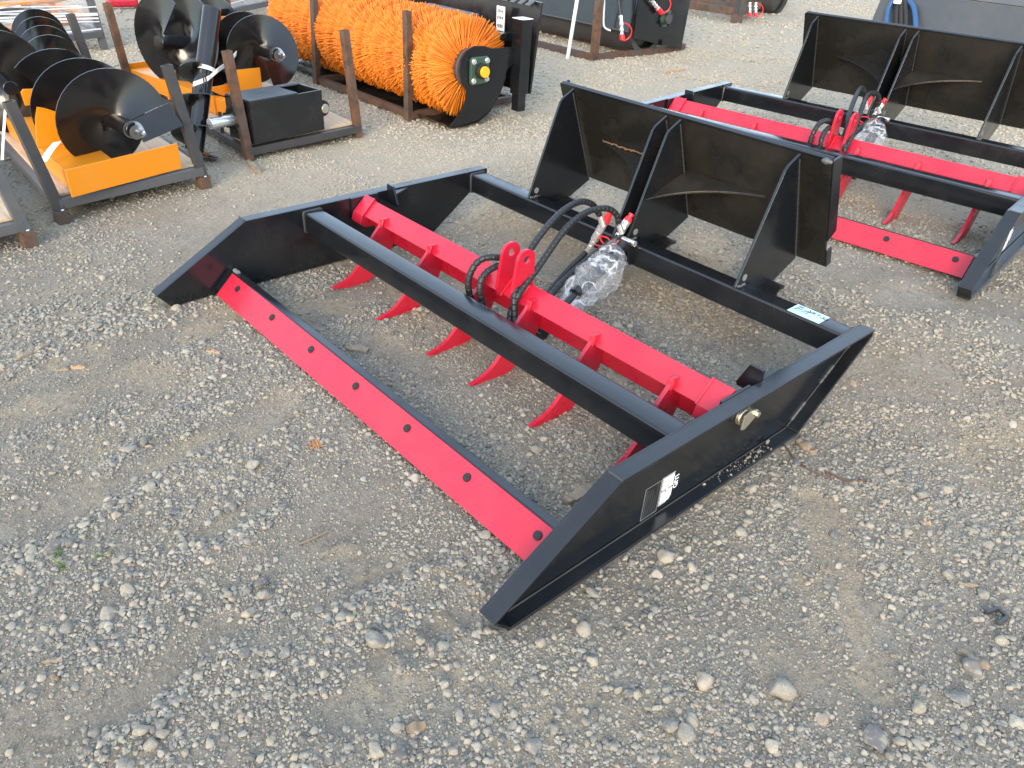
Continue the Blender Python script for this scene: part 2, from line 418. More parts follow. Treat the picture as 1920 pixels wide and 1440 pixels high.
def in_view(x, y, pad):
    d = np.stack([x-CAM[0], y-CAM[1], np.full_like(x, -CAM[2])], -1); z = d@CF
    px = 960+FPX*(d@CR)/np.maximum(z, .05); py = 720-FPX*(d@CU)/np.maximum(z, .05)
    return (z > .1) & (px > -pad) & (px < 1920+pad) & (py > -pad) & (py < 1440+pad)
def scatter(n, rmin, rmax, power, xr, yr, dmax, dmin=0.0, cover=1.0, edge=(.30, .52), pad=620, bare=.07):
    x = rng.uniform(*xr, n); y = rng.uniform(*yr, n)
    k = in_view(x, y, pad); x = x[k]; y = y[k]
    dist = np.sqrt((x-CAM[0])**2+(y-CAM[1])**2+CAM[2]**2); k = (dist < dmax) & (dist >= dmin); x = x[k]; y = y[k]
    dens = sstep((fbm(x*2.1, y*2.1, 41, 4)-edge[0])/(edge[1]-edge[0]))*(.45+.55*sstep((fbm(x*9, y*9, 55, 3)-.3)/.35))
    rm = ridge_mask(x, y)
    dens = np.maximum(dens*(1-(1-bare)*smooth_mask(x, y)), .9*rm)
    dens = dens*(1-(plate_mask(x, y, -.004) > .93))
    k = rng.random(len(x)) < dens*cover; x = x[k]; y = y[k]; rm = rm[k]
    u_ = rng.random(len(x)); r_ = (rmin**(1-power)+u_*(rmax**(1-power)-rmin**(1-power)))**(1/(1-power))
    r_ = r_*(1+.45*rm*rng.random(len(x)))
    return np.stack([x, y, r_], -1)
S = [scatter(540000, .0016, .0046, 1.6, (-.2, 4.2), (-1.5, 2.4), 2.9, edge=(.10, .42), bare=.28),
     scatter(108000, .0043, .0110, 2.9, (-.6, 4.2), (-1.5, 2.6), 3.3, edge=(.25, .50)),
     scatter(2300, .0105, .0220, 3.8, (-1.6, 4.2), (-1.6, 3.4), 4.2, edge=(.38, .58), bare=.03),
     scatter(228000, .0036, .0095, 2.2, (-2.8, 4.2), (-1.5, 4.2), 5.0, 2.9, edge=(.18, .5), bare=.2),
     scatter(240000, .0060, .0160, 2.3, (-7.0, 3.5), (-1.6, 9.5), 9.0, 5.0, edge=(.18, .5), bare=.2),
     scatter(60000, .012, .024, 2.0, (-14.0, 4.0), (0, 18), 17.0, 9.0, edge=(.25, .5))]
S = np.concatenate(S)
# hand-placed rocks: pixel, radius in metres, tint left to chance
ROCKS = [(1250, 1045, .030), (1465, 1297, .040), (1320, 1282, .036), (1822, 1255, .036), (1640, 1385, .046), (1285, 1380, .034), (703, 1200, .034), (1013, 1203, .020), (765, 1078, .022), (1095, 1185, .026),
         (250, 838, .022), (100, 1030, .028), (75, 1058, .024), (490, 1092, .024), (495, 1115, .020), (352, 627, .020), (1030, 565, .0), (300, 1360, .018), (120, 626, .022), (752, 1415, .022), (1040, 1365, .022),
         (1545, 880, .020), (1590, 915, .022), (1880, 1200, .022), (1075, 960, .014), (265, 1375, .022), (285, 1395, .024), (835, 1282, .020), (930, 1330, .022), (1110, 1240, .020), (1660, 940, .020), (1390, 1000, .022),
         (1330, 1085, .018), (1700, 1000, .018), (1570, 1000, .022), (1850, 1020, .020), (1800, 1310, .028), (1720, 1330, .024), (1450, 1400, .026), (1540, 1350, .024), (1180, 1300, .020), (1000, 1400, .024)]
rk = np.array([[*gz(a, b)[:2], r_*.76] for a, b, r_ in ROCKS if r_ > 0]); S = np.concatenate([S, rk])
zt = terrain(S[:, 0], S[:, 1]); N = len(S)
pos = np.stack([S[:, 0], S[:, 1], zt+S[:, 2]*rng.uniform(-.05, .36, N)], -1)
rot = np.stack([rng.normal(0, .35, N), rng.normal(0, .35, N), rng.uniform(0, 6.283, N)], -1)
scl = S[:, 2]
vi = rng.integers(0, NV, N)
dd = np.linalg.norm(pos-CAM, axis=1)
app = scl/dd*in_view(pos[:, 0], pos[:, 1], -10)
big = np.zeros(N, bool); big[np.argsort(-app)[:290]] = True
for i in np.where(big)[0]:
    o = bpy.data.objects.new('stone', stones_hi[vi[i]]); col.objects.link(o); o.parent = ground
    o.location = pos[i]; o.rotation_euler = rot[i]; o.scale = (scl[i],)*3
k = ~big
pm = bpy.data.meshes.new('gravel'); nn = int(k.sum()); pm.vertices.add(nn)
pm.vertices.foreach_set('co', pos[k].astype(np.float32).reshape(-1))
for nm, ty, arr in (('rot', 'FLOAT_VECTOR', rot[k]), ('siz', 'FLOAT', scl[k]), ('vi', 'INT', vi[k])):
    a_ = pm.attributes.new(nm, ty, 'POINT'); a_.data.foreach_set('vector' if ty == 'FLOAT_VECTOR' else 'value', arr.astype(np.int32 if ty == 'INT' else np.float32).reshape(-1))
pcol = bpy.data.collections.new('pebble_shapes')
for i, m_ in enumerate(stones_lo):
    o = bpy.data.objects.new('pebble_%02d' % i, m_); pcol.objects.link(o)
def instancer(name, pcol_):
    ng = bpy.data.node_groups.new(name, 'GeometryNodeTree')
    ng.interface.new_socket('Geometry', in_out='INPUT', socket_type='NodeSocketGeometry'); ng.interface.new_socket('Geometry', in_out='OUTPUT', socket_type='NodeSocketGeometry')
    L_ = ng.links.new; gi = ng.nodes.new('NodeGroupInput'); go = ng.nodes.new('NodeGroupOutput')
    ci = ng.nodes.new('GeometryNodeCollectionInfo'); ci.inputs['Collection'].default_value = pcol_; ci.inputs['Separate Children'].default_value = True; ci.inputs['Reset Children'].default_value = True
    ip = ng.nodes.new('GeometryNodeInstanceOnPoints'); ip.inputs['Pick Instance'].default_value = True
    def na(nm, ty): q = ng.nodes.new('GeometryNodeInputNamedAttribute'); q.data_type = ty; q.inputs['Name'].default_value = nm; return q.outputs[0]
    er = ng.nodes.new('FunctionNodeEulerToRotation')
    L_(na('rot', 'FLOAT_VECTOR'), er.inputs[0]); L_(er.outputs[0], ip.inputs['Rotation'])
    L_(na('siz', 'FLOAT'), ip.inputs['Scale']); L_(na('vi', 'INT'), ip.inputs['Instance Index'])
    L_(gi.outputs[0], ip.inputs['Points']); L_(ci.outputs[0], ip.inputs['Instance']); L_(ip.outputs[0], go.inputs[0])
    return ng
gravel = bpy.data.objects.new('gravel', pm); col.objects.link(gravel)
gravel.modifiers.new('stones', 'NODES').node_group = instancer('gravel_nodes', pcol)
tag(gravel, 'loose grey and tan gravel strewn over the yard', 'gravel', kind='stuff')
print('stones', N)
# ------------------------------------------------------------------ land grader
NT('seam_highlight').set(Base_Color=(.05, .05, .048), Roughness=.5)  # pale colour that paints the edge highlight along the flange bends
NT('dried_mud').set(Base_Color=(.15, .09, .05), Roughness=.95)
NT('weld_grey').set(Base_Color=(.11, .115, .115), Roughness=.5)
W = 1.83; FL = .05; H = .257; TW = .008
LOC0 = np.array([.915, .35, 0.0])
def build_grader(label):
    root = empty('land_grader', LOC0); tag(root, label, 'grader', 'land graders')
    B = lambda: MB(LOC0)
    prof = [(-.428, .054), (-.061, H), (1.109, H), (1.109, .231), (.78, 0.0), (-.384, 0.0)]      # side plate outline in y,z
    for side in (0, 1):
        x0 = -TW if side == 0 else W; x1 = 0 if side == 0 else W+TW            # web
        xo = -FL if side == 0 else W+FL                                          # flange edge
        xi = x0+.0015 if side == 0 else x1-.0015                                        # flange root just inside the web face
        pl = B().prism(prof, 0, x0, x1).build('side_plate', 'black_paint', root, .0015)
        th = .007
        def flange(nm, a, b, ext0=0, ext1=0):
            a = np.array(a); b = np.array(b); d = (b-a)/np.linalg.norm(b-a); n_ = np.array([-d[1], d[0]])
            a = a-d*ext0; b = b+d*ext1
            q = [tuple(a), tuple(b), tuple(b+n_*th), tuple(a+n_*th)]
            return B().prism(q, 0, min(xi, xo), max(xi, xo)).build(nm, 'black_paint', pl, .002)
        P = [np.array(p) for p in prof]
        flange('top_flange', P[2], P[1]); flange('top_flange', P[1], P[0], ext0=-.001)
        flange('rear_flange', P[4]+np.array([.004, .003]), P[3]); flange('bottom_flange', P[5], P[4], ext1=.003)
        flange('end_cap', P[0]+np.array([.003, -.004]), P[5]+np.array([.002, .004]))
        flange('end_cap', P[3]-np.array([0, .003]), P[2]-np.array([0, .009]))
        fz = TW*.0+.0075; xr = x1 if side else x0; sg_ = 1 if side else -1
        for a, b in ((P[5]+np.array([.03, .0075]), P[4]+np.array([-.004, .0075])), (P[4]+np.array([.0, .011]), P[3]+np.array([-.012, .002]))):
            B().tube([(xr+sg_*.003, *(a+(b-a)*t_)) for t_ in np.linspace(0, 1, 24)], [.0022+.0004*math.sin(i*1.7) for i in range(24)], 7).build('bend_highlight', 'seam_highlight', pl, smooth=True)  # thin pale strip added as the highlight of the bend
        # weld beads
        for a, b in [((.80, .016), (.86, .058)), ((.925, .103), (.985, .145)), ((1.045, .187), (1.085, .215))]:
            xw = x1+.002 if side else x0-.002
            n_ = 9; pts = [np.array([xw, a[0]+(b[0]-a[0])*i/(n_-1), a[1]+(b[1]-a[1])*i/(n_-1)+.008]) for i in range(n_)]
            B().tube(pts, [.0035+.001*(i % 2) for i in range(n_)], 8).build('weld_bead', 'weld_grey', pl, smooth=True)
        xw = (x1 if side else x0); sg = 1 if side else -1
        pts = [(xw+sg*t_, -.061, H+.0005) for t_ in np.linspace(0, FL-TW, 8)]
        B().tube(pts, [.0028+.0012*(i % 2) for i in range(8)], 8).build('weld_bead', 'weld', pl, smooth=True)
    # cross beams (rectangular tube with rounded corners)
    def rr(y0, y1, z0, z1, r_=.008, n_=4):
        out = []
        for cx_, cz_, a0 in ((y1-r_, z1-r_, 0), (y0+r_, z1-r_, 90), (y0+r_, z0+r_, 180), (y1-r_, z0+r_, 270)):
            for i in range(n_+1):
                a = math.radians(a0+90*i/n_); out.append((cx_+r_*math.cos(a), cz_+r_*math.sin(a)))
        return out
    for y0, wd, z1 in ((.174, .078, .243), (1.012, .077, .246)):
        bm_ = B().prism(rr(y0, y0+wd, z1-.082, z1), 0, .0, W).build('cross_beam', 'black_paint', root, smooth=True)
        for xw, sg in ((.004, 1), (W-.004, -1)):                                    # weld round the ends
            loop = rr(y0-.001, y0+wd+.001, z1-.083, z1+.001, .008, 3); loop = loop+loop[:1]
            B().tube([(xw, p[0], p[1]) for p in loop], [.004+.0012*(i % 2) for i in range(len(loop))], 7).build('weld_bead', 'weld', bm_, smooth=True)
    # cutting blade: red wear plate bolted on a black backing bar
    t0 = np.array([-.1517, .0815]); b0 = np.array([-.2257, .0131]); d = (b0-t0)/np.linalg.norm(b0-t0); n_ = np.array([d[1], -d[0]])   # outward (front, up)
    n_ = n_ if n_[1] > 0 else -n_
    bl = B().prism([tuple(t0), tuple(b0), tuple(b0-n_*.009+np.array([.006, 0])), tuple(t0-n_*.009)], 0, .03, W-.03).build('blade', 'red_paint', root, .001)
    for i in range(7):
        x = .121+i*.2708; c = t0+d*.034
        def at(s_): return (x, c[0]+n_[0]*s_, c[1]+n_[1]*s_)
        bo = B().cyl(at(-.002), at(.0045), .0125, .0115, 20).build('bolt', 'rubber', bl, smooth=True)
        B().cyl(at(.0047), at(.0052), .0055, seg=6).build('socket', 'decal_black', bo)
    bt = t0-n_*.0095
    B().prism([tuple(bt-d*.003), tuple(bt+d*.085), tuple(bt+d*.085-n_*.012), tuple(bt-d*.003+np.array([.030, -.004])), ], 0, .0, W).build('blade_backing', 'black_paint', root, .003)
    for xx in (.02, W-.02):
        B().cyl((xx-.014, bt[0]+.014, bt[1]+.004), (xx+.014, bt[0]+.014, bt[1]+.004), .009, seg=12).build('weld_bead', 'decal_grey', root, smooth=True)
    # ripper bar: heavy angle with end sleeves, six curved teeth, two lugs
    rid = np.array([.452, .258]); fro = np.array([.396, .2055]); th = .010
    u_ = (fro-rid)/np.linalg.norm(fro-rid); nn_ = np.array([u_[1], -u_[0]]); nn_ = nn_ if nn_[1] > 0 else -nn_
    sec = [tuple(rid), tuple(fro), tuple(fro-nn_*.013), tuple(rid-nn_*.013+np.array([-.004, -.004])), (.445, .121), (.456, .121)]
    bar = B().prism(sec, 0, .078, W-.078).build('ripper_bar', 'red_paint', root, .0025)
    for xa, xb in ((.012, .080), (W-.080, W-.012)):
        o_ = nn_*.006
        p_a = rid+o_-u_*.006; p_b = fro+o_+u_*.004
        s2 = [tuple(p_a), tuple(p_b), (p_b[0]-.012, p_b[1]-.034), (p_b[0]+.012, p_b[1]-.052), (.462, .150), (.468, .246)]
        B().prism(s2, 0, xa, xb).build('end_sleeve', 'red_paint', bar, .004)
        xs_ = xb+.001 if xa < 1 else xa-.001
        pts = [(xs_, *(p_a+(p_b-p_a)*t_)) for t_ in np.linspace(0, 1, 14)]
        B().tube(pts, [.0032+.0014*(i % 2) for i in range(14)], 7).build('weld_bead', 'red_paint', bar, smooth=True)
    for xa in (.045, W-.045):
        B().cyl((xa-.045, .455, .185), (xa+.045, .455, .185), .018, seg=18).build('pivot_pin', 'zinc', bar, smooth=True)
    front = spline([(.392, .236), (.382, .212), (.345, .172), (.308, .118), (.275, .068), (.225, .028), (.152, .006)], 24)
    back = spline([(.152, .004), (.205, -.006), (.262, -.010), (.32, -.004), (.352, .018), (.392, .060), (.43, .103), (.449, .150), (.449, .235)], 26)
    poly = [tuple(p) for p in front]+[tuple(p) for p in back[1:]]
    for x in (.215, .53, .84, 1.072, 1.355, 1.655):
        tt = B().prism(poly, 0, x-.007, x+.007).build('ripper_tooth', 'red_paint', root, .0012)
        pts = [(x+.0095, .386+.012*t_, .2055+.033*t_+.0) for t_ in np.linspace(0, 1, 8)]
        B().tube(pts, [.003+.0014*(i % 2) for i in range(8)], 7).build('weld_bead', 'red_paint', tt, smooth=True)
    lug = [(.382, .205), (.374, .235), (.392, .352)]+[(.430+.037*math.cos(a), .350+.031*math.sin(a)) for a in np.linspace(math.pi*.97, 0, 12)]+[(.468, .262), (.462, .21)]
    for x in (.932, 1.006):
        bm = bmesh.new(); hole = [(.432+.013*math.cos(a), .346+.013*math.sin(a)) for a in np.linspace(0, 2*math.pi, 16, endpoint=False)]
        ov = [bm.verts.new((x-.006, p[0], p[1])) for p in lug]; hv = [bm.verts.new((x-.006, p[0], p[1])) for p in hole]
        es = [bm.edges.new((ov[i], ov[(i+1) % len(ov)])) for i in range(len(ov))]+[bm.edges.new((hv[i], hv[(i+1) % len(hv)])) for i in range(len(hv))]
        bmesh.ops.triangle_fill(bm, edges=es, use_beauty=True)
        r_ = bmesh.ops.extrude_face_region(bm, geom=bm.faces[:]); bmesh.ops.translate(bm, vec=(.012, 0, 0), verts=[g_ for g_ in r_['geom'] if isinstance(g_, bmesh.types.BMVert)])
        bmesh.ops.recalc_face_normals(bm, faces=bm.faces[:]); bmesh.ops.translate(bm, vec=tuple(-LOC0), verts=bm.verts[:])
        m_ = bpy.data.meshes.new('clevis_lug'); bm.to_mesh(m_); bm.free(); m_.materials.append(MATS['red_paint'])
        lo_ = bpy.data.objects.new('clevis_lug', m_); col.objects.link(lo_); lo_.parent = root
        b_ = lo_.modifiers.new('bevel', 'BEVEL'); b_.width = .0015; b_.segments = 2; b_.limit_method = 'ANGLE'
        pts = [(x+.008, *(fro+(rid-fro)*t_+nn_*.002)) for t_ in np.linspace(-.12, .9, 14)]
        B().tube(pts, [.0042+.0015*(i % 2) for i in range(14)], 7).build('weld_bead', 'red_paint', lo_, smooth=True)
    # quick-attach plate, gussets
    pt = np.array([1.239, .672]); pb = np.array([1.4047, .2628]); dn = (pb-pt)/np.linalg.norm(pb-pt); nr = np.array([dn[1], -dn[0]]); nr = nr if nr[0] > 0 else -nr  # rearwards
    X0, X1 = .303, 1.534
    ap = B().prism([tuple(pt), tuple(pb), tuple(pb+nr*.010), tuple(pt+nr*.010)], 0, X0, X1).build('attach_plate', 'wet_black', root, .0015)
    B().prism([tuple(pt-nr*.002-dn*.004), tuple(pt-nr*.002+dn*.006), tuple(pt+nr*.016+dn*.004), tuple(pt+nr*.016-dn*.005)], 0, X0, X1).build('top_lip', 'black_paint', ap, .002)
    q = [tuple(pt+dn*.0), tuple(pt+dn*.325), tuple(pt+nr*.05+dn*.31), tuple(pt+nr*.05+dn*.01)]
    for xa, xb in ((X0-.008, X0-.0005), (X1+.0005, X1+.008)):
        B().prism(q, 0, xa, xb).build('side_flange', 'black_paint', ap, .0015)
        q2 = [tuple(pt+dn*.37), tuple(pb-dn*.0), tuple(pb+nr*.03), tuple(pt+nr*.03+dn*.37)]
        B().prism(q2, 0, xa, xb).build('side_flange', 'black_paint', ap, .0015)
    B().tube([(X1-.03+.005*i, *(pt-nr*.004+dn*(.004+.001*(i % 2)))) for i in range(8)], [.006, .008, .010, .011, .010, .008, .007, .005], 8).build('weld_bead', 'tube_steel', ap, smooth=True)
    gp = [(1.016, .2475), (1.022, .262), (1.155, .604), (1.163, .623), (1.176, .637), (1.236, .668), (1.386, .262), (1.268, .207), (1.092, .207), (1.092, .2475)]
    for x in (.38, .868, .934, 1.425):
        gu = B().prism(gp, 0, x-.005, x+.005).build('gusset', 'black_paint', root, .0012)
        for sx in (-1, 1):
            B().cyl((x+sx*.0052, 1.0595, .274), (x+sx*.0065, 1.0595, .274), .0125, seg=20).build('pin_hole', 'decal_grey', gu, smooth=True)
        sx = 1
        pts = [(x+.007, 1.228+.148*t_, .652-.375*t_) for t_ in np.linspace(0, 1, 40)]
        B().tube(pts, [.0025+.0012*(i % 2) for i in range(40)], 6).build('weld_bead', 'weld', gu, smooth=True)
        pts = [(x+.008, 1.022+.04*t_, .249+.002*math.sin(9*t_)) for t_ in np.linspace(0, 1, 10)]
        B().tube(pts, [.004+.0015*(i % 2) for i in range(10)], 7).build('weld_bead', 'tube_steel', gu, smooth=True)
    # triangular stiffeners with curved edge
    def stiff(xc, xe, sgn):
        c0 = np.array([xc, 1.320, .468]); e0 = np.array([xe, 1.320, .468]); f0 = np.array([xc, 1.092, .395]); n_ = 12; top = [c0, e0]
        for t_ in np.linspace(0, 1, n_)[1:-1]:
            top.append((1-t_)**2*e0+2*t_*(1-t_)*(c0*.45+.275*(e0+f0))+t_*t_*f0)
        top.append(f0); k_ = len(top); vs_ = top+[p-np.array([0, 0, .008]) for p in top]
        fs = [tuple(range(k_)), tuple(range(k_, 2*k_))[::-1]]+[(i, k_+i, k_+(i+1) % k_, (i+1) % k_) for i in range(k_)]
        if sgn > 0: fs = [f[::-1] for f in fs]
        B().add(vs_, fs).build('stiffener', 'wet_black', root, .001)
    stiff(.9395, 1.29, 1); stiff(.8625, .499, -1)
    # foot plates behind the rear beam with round cut-outs
    def foot(xa, xb, na, nb):
        z0, z1 = .197, .2065; y0, y1 = 1.0905, 1.262; pl_ = [(xa, y0)]
        for t_ in np.linspace(0, 1, 9)[1:]: a = t_*math.pi/2; pl_.append((xa+(na-xa)*math.sin(a)**1.0, y0+(y1-y0)*(1-math.cos(a))))
        for t_ in np.linspace(0, 1, 9): a = (1-t_)*math.pi/2; pl_.append((xb-(xb-nb)*math.sin(a), y0+(y1-y0)*(1-math.cos(a))))
        B().prism(pl_, 2, z0, z1).build('foot_plate', 'wet_black', root, .001)
    foot(.22, .56, .34, .44); foot(.70, 1.12, .83, .99); foot(1.27, 1.63, 1.37, 1.48)
    # bracket and stops on the inner faces
    for xa, sg in ((0.0, 1), (W, -1)):
        br = B().prism([(xa+sg*.001, .285), (xa+sg*.045, .285), (xa+sg*.075, .215), (xa+sg*.070, .205), (xa+sg*.001, .205)], 1, .563, .572).build('stop_bracket', 'black_paint', root, .001)
        B().prism([(xa+sg*.002, .572), (xa+sg*.05, .572), (xa+sg*.004, .665)], 2, .246, .252).build('gusset_tab', 'weld', br)
        B().prism([(.385, .165), (.515, .165), (.515, .258), (.385, .258)], 0, xa+sg*.0005, xa+sg*.010).build('pivot_boss', 'black_paint', root, .002)
        pn = B().cyl((xa-sg*TW, .475, .181), (xa-sg*.022, .475, .181), .024, seg=28).build('pin_head', 'yellow_zinc', root, .003, smooth=True)
        B().prism([(.455, .155), (.470, .150), (.490, .160), (.522, .178), (.526, .192), (.512, .200), (.480, .208), (.458, .200)], 0, xa-sg*.0285, xa-sg*.034).build('keeper_plate', 'yellow_zinc', pn, .001)
        B().cyl((xa-sg*.009, .513, .187), (xa-sg*.043, .513, .187), .009, seg=6).build('bolt', 'yellow_zinc', pn)
    # decals on the near side plate, standing on end
    xd = W+TW+.0012
    dec = B().prism([(.096, .014), (.160, .014), (.160, .120), (.096, .120)], 0, xd-.001, xd).build('rating_decal', 'decal_black', root)
    mb = B()
    for a in (((.096, .014), (.0985, .120)), ((.1575, .014), (.160, .120)), ((.0985, .014), (.1575, .0165)), ((.0985, .1175), (.1575, .120))):
        (y0, z0), (y1, z1) = a; mb.prism([(y0, z0), (y1, z0), (y1, z1), (y0, z1)], 0, xd, xd+.0004)
    mb.build('decal_border', 'decal_grey', dec)
    mb = B(); r_ = random.Random(4)
    for k_ in range(6):
        y_ = .1040+k_*.0086; z_ = .021; zend = .021+(.088 if k_ in (0,) else r_.choice([.05, .062, .082, .088]))
        while z_ < zend:
            L_ = r_.uniform(.0022, .0058); mb.prism([(y_, z_), (y_+(.0026 if k_ == 0 else .0014), z_), (y_+(.0026 if k_ == 0 else .0014), z_+L_), (y_, z_+L_)], 0, xd, xd+.0004); z_ += L_+.0013
    mb.build('lettering', 'weld_grey', dec)
    # logo: two hooked white blocks round a small square, thin bracket line, name beside it
    Y0, Y1, Z0, Z1 = .169, .213, .030, .116
    mb = B(); my = (Y0+Y1)/2; mz = (Z0+Z1)/2; g_ = .0022
    def blk(p): mb.prism(p, 0, xd-.0006, xd)
    blk([(Y0, mz+g_), (my-.007, mz+g_), (my-.007, mz+.011), (my+.007, mz+.011), (my+.007, mz+g_+.0), (Y1, mz+g_), (Y1, Z1), (Y0+.002, Z1), (Y0, Z1-.002)])
    blk([(Y0, Z0), (Y1-.008, Z0), (Y1, Z0+.012), (Y1, mz-g_), (my+.007, mz-g_), (my+.007, mz-.011), (my-.007, mz-.011), (my-.007, mz-g_), (Y0, mz-g_)])
    blk([(my-.0045, mz-.0082), (my+.0045, mz-.0082), (my+.0045, mz+.0082), (my-.0045, mz+.0082)])
    lg = mb.build('logo_decal', 'decal_white', root)
    mb = B()
    for a, b in (((Y0-.0045, Z0-.004), (Y0-.003, Z1+.004)), ((Y0-.003, Z1+.0025), (Y1+.002, Z1+.004)), ((Y0-.003, Z0-.004), (Y1-.016, Z0-.0025))):
        mb.prism([a, (b[0], a[1]), b, (a[0], b[1])], 0, xd-.0006, xd-.0002)
    mb.build('logo_outline', 'decal_white', lg)
    def text(s_, loc, R_, size, mat, parent, name='lettering'):
        ob = text_mesh(s_, size, mat, name, 0.0, .0006*size/.02); ob.parent = parent
        ob.matrix_local = Matrix.Translation(Vector(np.array(loc)-LOC0))@R_.to_4x4(); return ob
    # reading direction +z, letter tops towards -y
    R_ = Matrix(((0, 0, 1), (0, -1, 0), (1, 0, 0))); R_ = Matrix(((0, 0, 1.0), (0, -1.0, 0), (1.0, 0, 0)))
    text('GIYI', (xd+.0002, .2335, .058), R_, .0245, 'decal_white', lg)
    # hoses
    def hose(px, n_=150, r_=.0114, name='hose'):
        pts = [ax((a, b), 1, y_) for a, b, y_ in px]; c_ = spline(pts, n_)
        L_ = np.concatenate([[0], np.cumsum(np.linalg.norm(np.diff(c_, axis=0), axis=1))])
        m_ = int(L_[-1]/.0012); s_ = np.linspace(0, L_[-1], m_); P_ = np.stack([np.interp(s_, L_, c_[:, i]) for i in range(3)], -1)
        rad = [r_*(.72 if (v_ % .021) < .0028 else 1.0) for v_ in s_]
        return B().tube(P_, rad, 14).build(name, 'hose_black', root, smooth='full')
    h1 = hose([(975, 640, .33), (965, 595, .36), (966, 545, .39), (983, 490, .46), (1010, 445, .55), (1050, 400, .68), (1085, 379, .80), (1110, 383, .88), (1124, 403, .93)])
    h2 = hose([(955, 630, .33), (957, 590, .36), (975, 548, .40), (1010, 500, .5), (1060, 430, .66), (1100, 398, .8), (1137, 391, .9), (1156, 403, .95), (1160, 420, .97)])
    hose([(985, 520, .50), (955, 490, .45), (925, 482, .38), (900, 488, .34), (884, 508, .31), (878, 535, .3), (886, 570, .31), (900, 600, .33)])
    hose([(985, 530, .50), (945, 500, .42), (920, 505, .36), (903, 524, .32), (900, 550, .31), (910, 590, .33)])
    hose([(1098, 474, .935), (1060, 512, .8), (1020, 560, .62), (1000, 600, .5)], r_=.0115)
    hose([(1165, 440, 1.0), (1130, 465, .93), (1080, 505, .8), (1040, 545, .65), (1010, 590, .52)], r_=.0125)
    # couplers
    def coupler(p0, p1, cap, name='coupler'):
        p0 = np.array(p0); p1 = np.array(p1); d_ = p1-p0
        def P_(t_): return p0+d_*t_
        c_ = B()
        for a, b, r_, sg in ((0, .22, .0105, 6), (.22, .27, .0125, 16), (.27, .34, .0085, 16), (.34, .40, .013, 16), (.40, .42, .0095, 16), (.42, .66, .0155, 6), (.66, .69, .0125, 16), (.69, .97, .016, 18)):
            c_.cyl(P_(a), P_(b), r_, seg=sg)
        k_ = c_.build(name, 'zinc', root, smooth=True)
        if cap == 'cone':
            B().cyl(P_(.97), P_(1.30), .0185, .008, 18).build('dust_cap', 'red_plastic', k_, smooth=True)
        else:
            B().cyl(P_(.97), P_(1.18), .0165, .0115, 18).cyl(P_(1.18), P_(1.24), .0075, seg=14).cyl(P_(1.24), P_(1.36), .0105, seg=16).build('dust_cap', 'red_plastic', k_, smooth=True)
        return k_
    k1 = coupler(ax((1099, 476), 1, .945), ax((1135, 414), 1, .965), 'cone')
    k2 = coupler(ax((1155, 447), 1, .985), ax((1177, 413), 1, 1.02), 'plug')
    ring = [ax((1127+16*math.cos(a), 452+9*math.sin(a)), 1, .955) for a in np.linspace(0, 2*math.pi, 22)]
    B().tube(ring, .0028, 8).build('cap_tether', 'red_plastic', k1, smooth=True)
    ring = [ax((1144+18*math.cos(a), 446+14*math.sin(a)), 1, .965) for a in np.linspace(.3, 3.4, 16)]
    B().tube(ring, .0030, 8).build('cap_tether', 'red_plastic', k1, smooth=True)
    B().cyl(ax((1125, 405), 1, .93), ax((1131, 425), 1, .94), .0115, seg=16).build('hose_ferrule', 'zinc', h1, smooth=True)
    B().cyl(ax((1160, 419), 1, .97), ax((1166, 438), 1, .98), .0115, seg=16).build('hose_ferrule', 'zinc', h2, smooth=True)
    # hydraulic cylinder lying behind the bar, pinned at the rear beam
    a_ = ax((1178, 452), 1, 1.0); b_ = np.array([1.05, .47, .09])
    cy = B().cyl(a_+(b_-a_)*.05, a_+(b_-a_)*.62, .024, seg=24).cyl(a_+(b_-a_)*.62, b_, .013, seg=18).build('hydraulic_cylinder', 'black_paint', root, smooth=True)
    B().cyl(b_-np.array([.03, 0, 0]), b_+np.array([.03, 0, 0]), .022, seg=20).build('rod_eye', 'black_paint', cy, smooth=True)
    for sx in (-.022, .022):
        B().prism([(.995, .17), (1.011, .17), (1.011, .25), (.985, .262), (.972, .25)], 0, a_[0]+sx-.004, a_[0]+sx+.004).build('cylinder_lug', 'black_paint', root, .001)
    B().cyl(a_-np.array([.035, 0, 0]), a_+np.array([.035, 0, 0]), .011, seg=16).build('cylinder_pin', 'zinc', cy, smooth=True)
    return root
g1 = build_grader('black land grader with red blade and ripper teeth, pale lot tag on its rear beam')
def place2(P, d=(.0, 2.035), rot=math.radians(6.0)):
    return (math.cos(rot)*P[0]-math.sin(rot)*P[1]+d[0], math.sin(rot)*P[0]+math.cos(rot)*P[1]+d[1])
g2 = copy_tree(g1); g2.location = (*place2(LOC0), G2[2]); g2.rotation_euler = (0, 0, math.radians(6.0))
g2['label'] = 'black and red land grader standing behind the attach plate of the tagged one'
